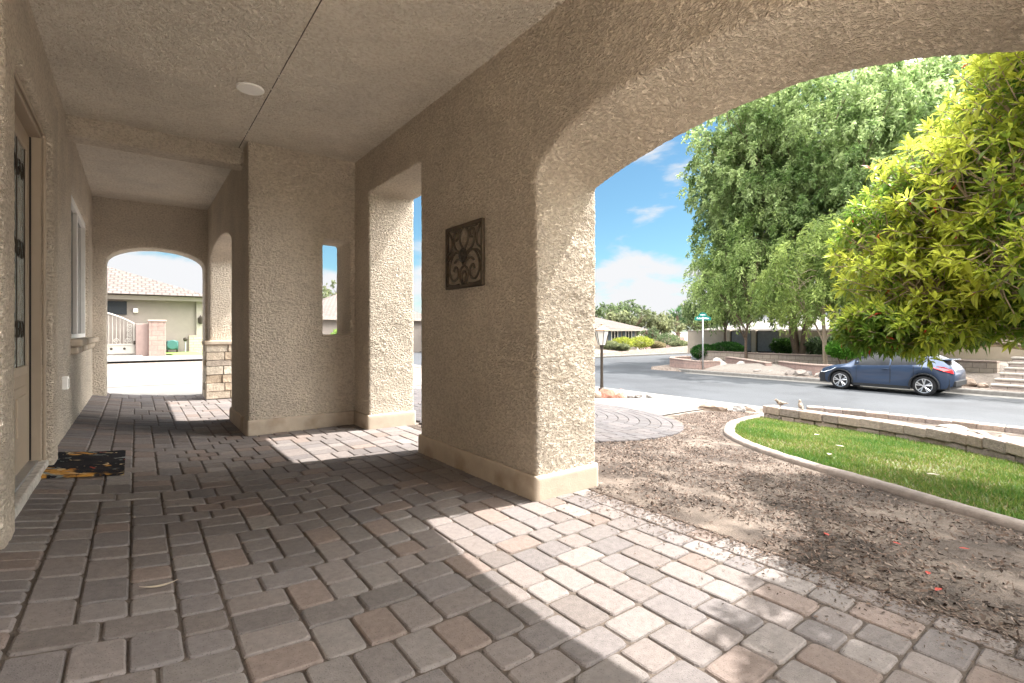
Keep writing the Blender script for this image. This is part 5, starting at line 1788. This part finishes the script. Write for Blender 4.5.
# ------------------------------------------------------------------ neighbours seen through the end arch and the slot
NA = house('pale stucco house with a tiled hip roof across the driveway', -14, 2.7, 29.0, 40, -0.2, 2.55, 2.3, FSTUC, ov=0.45)
m = MB(); hip_roof(m, -3.2, 2.3, 28.7, 34.0, 2.66, 1.2, 0.5); m.build('wing_roof', TILE, NA)
MB().box(-1.2, -0.35, 28.93, 29.0, 1.75, 2.35).build('window', CHARC, NA)
lt = MB().box(-0.12, 0.06, 28.85, 28.999, 1.85, 2.05).build('wall_light', WHITEP, NA, bevel=0.02)
MB().box(2.05, 2.74, 28.82, 28.999, -0.2, 0.78).build('stone_base', brick_mat('ledge_far', (0.46, 0.36, 0.28), (0.38, 0.3, 0.24), (0.25, 0.2, 0.16), 0.45, 0.13, vec='xz'), NA)
MB().box(2.35, 2.72, 28.86, 28.999, 0.79, 2.5).build('pale_strip', TRIM, NA)  # pale raised strip at the right end of this wall
m = MB(); m.lathe((2.52, 28.78, 1.35), [(0.05, 0), (0.10, 0.05), (0.12, 0.28), (0.05, 0.36), (0.02, 0.42)], 8); m.build('wall_lantern', DARK, NA)
def utility_box():
    T = empty('hose_reel', (1.37, 28.5, 0.0), 'green hose reel box on the ground against the pale house', 'hose reel')
    MB().box(1.12, 1.59, 28.3, 28.7, 0.12, 0.55).build('body', mat('hose_green', (0.025, 0.075, 0.07), 0.5), T, bevel=0.06)
    m = MB(); m.lathe((1.35, 28.26, 0.36), [(0.20, -0.02), (0.22, 0.0), (0.20, 0.03)], 16, 'y'); m.build('drum', mat('hose_teal', (0.04, 0.12, 0.11), 0.5), T)
    m = MB()
    for x in (1.16, 1.54): m.box(x - 0.03, x + 0.03, 28.35, 28.65, 0.0, 0.12)
    m.build('leg', DARK, T)
    S_ = empty('standpipe', (1.88, 28.6, 0), 'thin standpipe with a dark tap right of the hose reel', 'tap')
    MB().tube([(1.88, 28.6, 0), (1.88, 28.6, 0.55)], 0.03, 8).build('pipe', GALV, S_)
    m = MB(); m.lathe((1.88, 28.55, 0.6), [(0.05, -0.06), (0.1, 0), (0.05, 0.06)], 10, 'y'); m.build('tap_head', DARK, S_)
utility_box()
def block_pillar():
    T = empty('block_pillar', (0.45, 26.0, 0), 'pink block gate pillar with a raised centre panel beside the iron gate', 'pillar')
    MB().box(-0.02, 0.40, 25.6, 28.9, -0.1, 1.30).build('wall_end', mat('pink_stucco', (0.25, 0.182, 0.162), 0.9, var=0.08, scale=3), T, bevel=0.02)
    MB().box(0.403, 0.98, 25.35, 25.95, -0.1, 1.38).build('pier', PINKB, T, bevel=0.015)
    MB().box(0.36, 1.02, 25.31, 25.99, 1.383, 1.46).build('pier_cap', PINKCAP, T, bevel=0.02)
block_pillar()
def iron_gate():
    T = empty('iron_gate', (-1.6, 25.8, 0), 'cream arched iron double gate with a solid lower panel', 'gate')
    P_ = mat('gate_cream', (0.33, 0.31, 0.275), 0.5)
    top = lambda x: 1.28 + 0.55 * (1 - ((x + 1.65) / 1.6) ** 2)
    for x0, x1 in ((-1.63, -0.06), (-3.25, -1.67)):
        m = MB()
        m.box(x0, x0 + 0.05, 25.77, 25.83, 0.08, top(x0 + 0.02)); m.box(x1 - 0.05, x1, 25.77, 25.83, 0.08, top(x1 - 0.02))
        m.box(x0 + 0.05, x1 - 0.05, 25.77, 25.83, 0.08, 0.14); m.box(x0 + 0.05, x1 - 0.05, 25.77, 25.83, 0.42, 0.48)
        xs_ = [x0 + (x1 - x0) * k / 12 for k in range(13)]
        m.tube([(x, 25.8, top(x)) for x in xs_], 0.035, 6)
        leaf = m.build('gate_leaf', P_, T)
        m = MB()
        m.box(x0 + 0.05, x1 - 0.05, 25.79, 25.81, 0.14, 0.42)
        m.build('panel', P_, leaf)
        m = MB()
        k = x0 + 0.14
        while k < x1 - 0.1:
            m.tube([(k, 25.8, 0.48), (k, 25.8, top(k))], 0.012, 5); k += 0.12
        for s_ in range(4):
            cxx = x0 + 0.25 + s_ * 0.36
            scroll(m, 25.78, cxx, 0.6, 0.10, 1.4, 1, 0.012, 'y', 18)
        for s_ in range(4):
            scroll(m, 25.78, x1 - 0.16, 0.62 + s_ * 0.19, 0.09, 1.4, -1, 0.012, 'y', 18)
        m.build('bars', P_, leaf)
        m = MB()
        for s_ in range(3): m.lathe((x0 + 0.4 + s_ * 0.42, 25.79, 0.28), [(0.05, 0), (0.03, -0.03)], 8, 'y')
        m.build('stud', DARK, leaf)
    MB().box(-0.10, -0.02, 25.70, 25.9, 0.45, 0.60).build('hinge', DARK, T, bevel=0.01)
iron_gate()
sheet('lawn', [(1.05, 24.3), (9, 24.3), (9, 28.8), (0.45, 28.8), (1.3, 26.2)], lambda x, y: terr(x, y) + 0.05, mat('far_lawn', (0.14, 0.25, 0.05), 0.9, var=0.35, scale=10, bump=0.6, bscale=30), lift=0.0, res=0.8)
house('grey tiled house seen small through the wall slot', 9.5, 21, 40, 50, -1.0, 2.0, 2.3, FSTUC)
shrub('garden_shrub', 7.6, 22.5, 0.7, 1.6, 'leafy green shrub seen low through the wall slot', 230, 2500, 0.13, ((0.12, 0.2, 0.04), (0.25, 0.36, 0.08)))

# ------------------------------------------------------------------ the parked car
def car():
    X0, Y0 = 18.84, 5.45                              # centre line, midway between the axles
    Z0 = STREET_Z + 0.004
    T = empty('parked_car', (X0, Y0, Z0), 'dark blue compact crossover car parked at the far kerb', 'car')
    CAR = T
    PAINT = mat('car_paint', (0.034, 0.052, 0.092), 0.3, metal=0.4, spec=0.4, coat=0.25)
    BLACKP = mat('black_plastic', (0.018, 0.019, 0.021), 0.55)
    RUB = mat('tyre_rubber', (0.02, 0.02, 0.021), 0.8)
    ALLOY = mat('alloy', (0.62, 0.63, 0.65), 0.3, metal=0.8)
    wb, rw = 1.32, 0.345
    a_arch = 0.405
    N_ = 97
    ys_ = np.linspace(-2.13, 2.23, N_)                # tail .. nose (nose towards +y)
    def pl(pts, v): return float(np.interp(v, [p[0] for p in pts], [p[1] for p in pts]))
    belt = [(-2.13, 0.86), (-2.0, 1.00), (-1.6, 1.09), (-0.9, 1.05), (0.0, 0.985), (0.75, 0.955), (1.15, 0.93), (1.7, 0.82), (2.05, 0.70), (2.23, 0.56)]
    roof = [(-2.13, 0.87), (-2.02, 1.02), (-1.75, 1.27), (-1.35, 1.46), (-0.8, 1.55), (-0.1, 1.57), (0.35, 1.50), (0.75, 1.28), (1.12, 1.01), (1.22, 0.985), (1.7, 0.90), (2.05, 0.77), (2.23, 0.58)]
    half = [(-2.13, 0.70), (-1.95, 0.82), (-1.6, 0.895), (-1.3, 0.915), (-0.8, 0.885), (0.0, 0.875), (0.8, 0.885), (1.3, 0.90), (1.7, 0.87), (2.0, 0.76), (2.23, 0.55)]
    bot = [(-2.13, 0.42), (-1.95, 0.30), (-1.5, 0.22), (0, 0.20), (1.5, 0.22), (2.0, 0.24), (2.23, 0.36)]
    def sec(v):
        b, r, h, l = pl(belt, v), pl(roof, v), pl(half, v), pl(bot, v)
        for c in (-wb, wb):
            if abs(v - c) < a_arch: l = max(l, rw + math.sqrt(a_arch ** 2 - (v - c) ** 2))
        l = min(l, b - 0.06)
        return b, r, h, l
    # lower body: cross sections from sill over the shoulder, then the roof
    rows = []
    K = 9
    for v in ys_:
        b, r, h, l = sec(v)
        fl = 0.035 * (math.exp(-((v - wb) / 0.42) ** 2) + 1.5 * math.exp(-((v + wb) / 0.45) ** 2))
        waist = 0.05 * math.exp(-(v / 0.75) ** 2)     # scooped door
        z1 = l
        pr = [(h - 0.03, z1), (h + fl * 0.5, z1 + (b - z1) * 0.2), (h + fl - waist * 0.6, z1 + (b - z1) * 0.45), (h + fl - waist * 0.9, z1 + (b - z1) * 0.65),
              (h - 0.01 + fl * 0.6, z1 + (b - z1) * 0.86), (h - 0.06, b)]
        rh = r - b
        tumble = min(0.30, rh * 0.55)
        pr += [(h - 0.06 - tumble * 0.5, b + rh * 0.5), (h - 0.08 - tumble, b + rh * 0.9), ((h - 0.08 - tumble) * 0.6, b + rh * 0.985), (0, r)]
        rows.append(pr)
    K = len(rows[0])
    def skin(i0, i1, k0, k1, off=0.0, cond=None):
        m = MB()
        idx = {}
        def vid(i, k, s):
            key = (i, k, s if k < K - 1 else 1)
            if key not in idx:
                w_, z_ = rows[i][k]
                idx[key] = len(m.v)
                m.v.append((X0 + s * (w_ + (off if k < K - 1 else 0)), Y0 + ys_[i], Z0 + z_ + (off if k >= K - 3 else 0))); m.c.append((1, 1, 1))
            return idx[key]
        for i in range(i0, i1):
            for k in range(k0, k1):
                for s in (-1, 1):
                    if cond and not cond((ys_[i] + ys_[i + 1]) / 2, k): continue
                    f = (vid(i, k, s), vid(i + 1, k, s), vid(i + 1, k + 1, s), vid(i, k + 1, s))
                    if len(set(f)) < 3: continue
                    m.f.append(tuple(dict.fromkeys(f))); m.m.append(0)
        return m
    is_side_glass = lambda v, k: (k in (5, 6)) and (-1.25 < v < 0.86) and not (-0.33 < v < -0.27)
    is_front_glass = lambda v, k: k >= 7 and 0.34 < v < 1.14
    is_rear_glass = lambda v, k: k >= 7 and -1.95 < v < -1.30
    glassf = lambda v, k: is_side_glass(v, k) or is_front_glass(v, k) or is_rear_glass(v, k)
    b = skin(0, N_ - 1, 0, K - 1, 0, lambda v, k: not glassf(v, k))
    # close nose and tail
    for i in (0, N_ - 1):
        ring = [(X0 + s * rows[i][k][0], Y0 + ys_[i], Z0 + rows[i][k][1]) for s, ks in ((-1, range(K - 1)), (1, range(K - 1, -1, -1))) for k in ks]
        b.add(ring, [tuple(range(len(ring)))])
    me = b.mesh('body', fix=False)
    bm = bmesh.new(); bm.from_mesh(me)
    bmesh.ops.remove_doubles(bm, verts=bm.verts, dist=1e-4)
    bmesh.ops.recalc_face_normals(bm, faces=bm.faces)
    bm.to_mesh(me); bm.free()
    link_mesh('body', me, PAINT, T, smooth=True)
    skin(0, N_ - 1, 5, K - 1, -0.012, glassf).build('window', mat('tinted_glass', (0.016, 0.018, 0.021), 0.22, spec=0.18), T, smooth=True)
    MB().box(X0 - 0.80, X0 + 0.80, Y0 - 2.0, Y0 + 2.1, Z0 + 0.24, Z0 + 0.62).build('underbody', BLACKP, T)
    # black cladding along the sill and round the arches
    for s in (-1, 1):
        m = MB()
        m.box(X0 + s * 0.845 - 0.03, X0 + s * 0.845 + 0.03, Y0 - wb + 0.41, Y0 + wb - 0.41, Z0 + 0.19, Z0 + 0.30)
        for c in (-wb, wb):
            pts = []
            for k in range(15):
                g = math.pi * (k / 14) * 1.08 - 0.12
                pts.append((X0 + s * (pl(half, c) + 0.015), Y0 + c + (a_arch + 0.012) * math.cos(g), Z0 + rw + (a_arch + 0.012) * math.sin(g)))
            m.tube(pts, 0.032, 6)
        m.build('cladding', BLACKP, T, smooth=False)
    # door seams and handles
    for s in (-1, 1):
        for v0, v1 in ((-0.30, 0.78), (-1.02, -0.31)):
            for v in (v0, v1):
                m = MB()
                pts = []
                for k in range(1, 6):
                    i = int(np.argmin(abs(ys_ - v)))
                    w_, z_ = rows[i][k]
                    pts.append((X0 + s * (w_ + 0.002), Y0 + v, Z0 + z_))
                m.tube(pts, 0.006, 4)
                m.build('door_seam', BLACKP, T)
        MB().box(X0 + s * 0.875 - 0.02, X0 + s * 0.875 + 0.02, Y0 - 0.25, Y0 - 0.06, Z0 + 0.86, Z0 + 0.885).build('door_handle', PAINT, T, bevel=0.008)
        MB().box(X0 + s * 0.98 - 0.09, X0 + s * 0.98 + 0.07, Y0 + 0.66, Y0 + 0.76, Z0 + 1.0, Z0 + 1.12).build('mirror', PAINT, T, bevel=0.03)
        # boomerang tail lamp and slim headlamp
        def lamp(pts, name, mt, th=0.02):
            m = MB()
            vs, n = [], len(pts)
            for v, z_ in pts:
                i = int(np.argmin(abs(ys_ - v)))
                w_ = float(np.interp(z_, [p[1] for p in rows[i][:6]], [p[0] for p in rows[i][:6]]))
                vs.append((X0 + s * (w_ - 0.02), Y0 + v, Z0 + z_))
            vs += [(p[0] + s * (0.02 + th), p[1], p[2]) for p in vs]
            m.add(vs, [tuple(range(n))[::-1], tuple(range(n, 2 * n))] + [(i, (i + 1) % n, n + (i + 1) % n, n + i) for i in range(n)])
            m.build(name, mt, T)
        lamp([(-2.10, 0.80), (-2.06, 0.93), (-1.86, 1.02), (-1.45, 1.07), (-1.62, 0.97), (-1.86, 0.88)], 'tail_light', mat('lamp_red', (0.55, 0.02, 0.02), 0.2, spec=0.6), 0.04)
        lamp([(2.10, 0.60), (2.08, 0.66), (1.90, 0.74), (1.45, 0.84), (1.60, 0.75), (1.92, 0.62)], 'headlight', mat('lamp_clear', (0.75, 0.78, 0.8), 0.1, spec=0.7), 0.03)
        for c in (-wb, wb):
            xw = X0 + s * 0.80
            w_ = MB().lathe((xw, Y0 + c, Z0 + rw), [(0.225, -0.11), (0.30, -0.115), (0.338, -0.09), (0.345, -0.05), (0.345, 0.05), (0.338, 0.09), (0.30, 0.115), (0.225, 0.11)] if s > 0 else
                            [(0.225, -0.11), (0.30, -0.115), (0.338, -0.09), (0.345, -0.05), (0.345, 0.05), (0.338, 0.09), (0.30, 0.115), (0.225, 0.11)], 32, 'x').build('wheel', RUB, T, smooth=False)
            m = MB()
            for k in range(5):
                for o_ in (-0.13, 0.13):
                    g = 2 * math.pi * k / 5 + 0.3
                    p0 = (xw + s * 0.10, Y0 + c + 0.05 * math.cos(g), Z0 + rw + 0.05 * math.sin(g))
                    p1 = (xw + s * 0.118, Y0 + c + 0.235 * math.cos(g + o_ * 1.5), Z0 + rw + 0.235 * math.sin(g + o_ * 1.5))
                    m.tube([p0, p1], [0.022, 0.020], 5)
            m.lathe((xw + s * 0.112, Y0 + c, Z0 + rw), [(0.05, -0.02), (0.05, 0.02)], 12, 'x')
            ringp = [(xw + s * 0.116, Y0 + c + 0.238 * math.cos(2 * math.pi * k / 32), Z0 + rw + 0.238 * math.sin(2 * math.pi * k / 32)) for k in range(33)]
            m.tube(ringp, 0.014, 5)
            m.build('rim', ALLOY, w_, smooth=False)
            m = MB(); m.lathe((xw + s * 0.075, Y0 + c, Z0 + rw), [(0.226, -0.02), (0.226, 0.02)], 28, 'x'); m.build('brake_disc', BLACKP, w_)
    MB().box(X0 - 0.72, X0 + 0.72, Y0 - 2.16, Y0 - 2.05, Z0 + 0.36, Z0 + 0.56).build('bumper', BLACKP, T, bevel=0.03)
    m = MB(); m.box(X0 - 0.6, X0 + 0.6, Y0 - 2.02, Y0 - 1.72, Z0 + 1.24, Z0 + 1.27); m.build('spoiler', PAINT, T, bevel=0.012)
car()
bpy.data.objects['parked_car'].scale = (0.81, 0.81, 0.83)
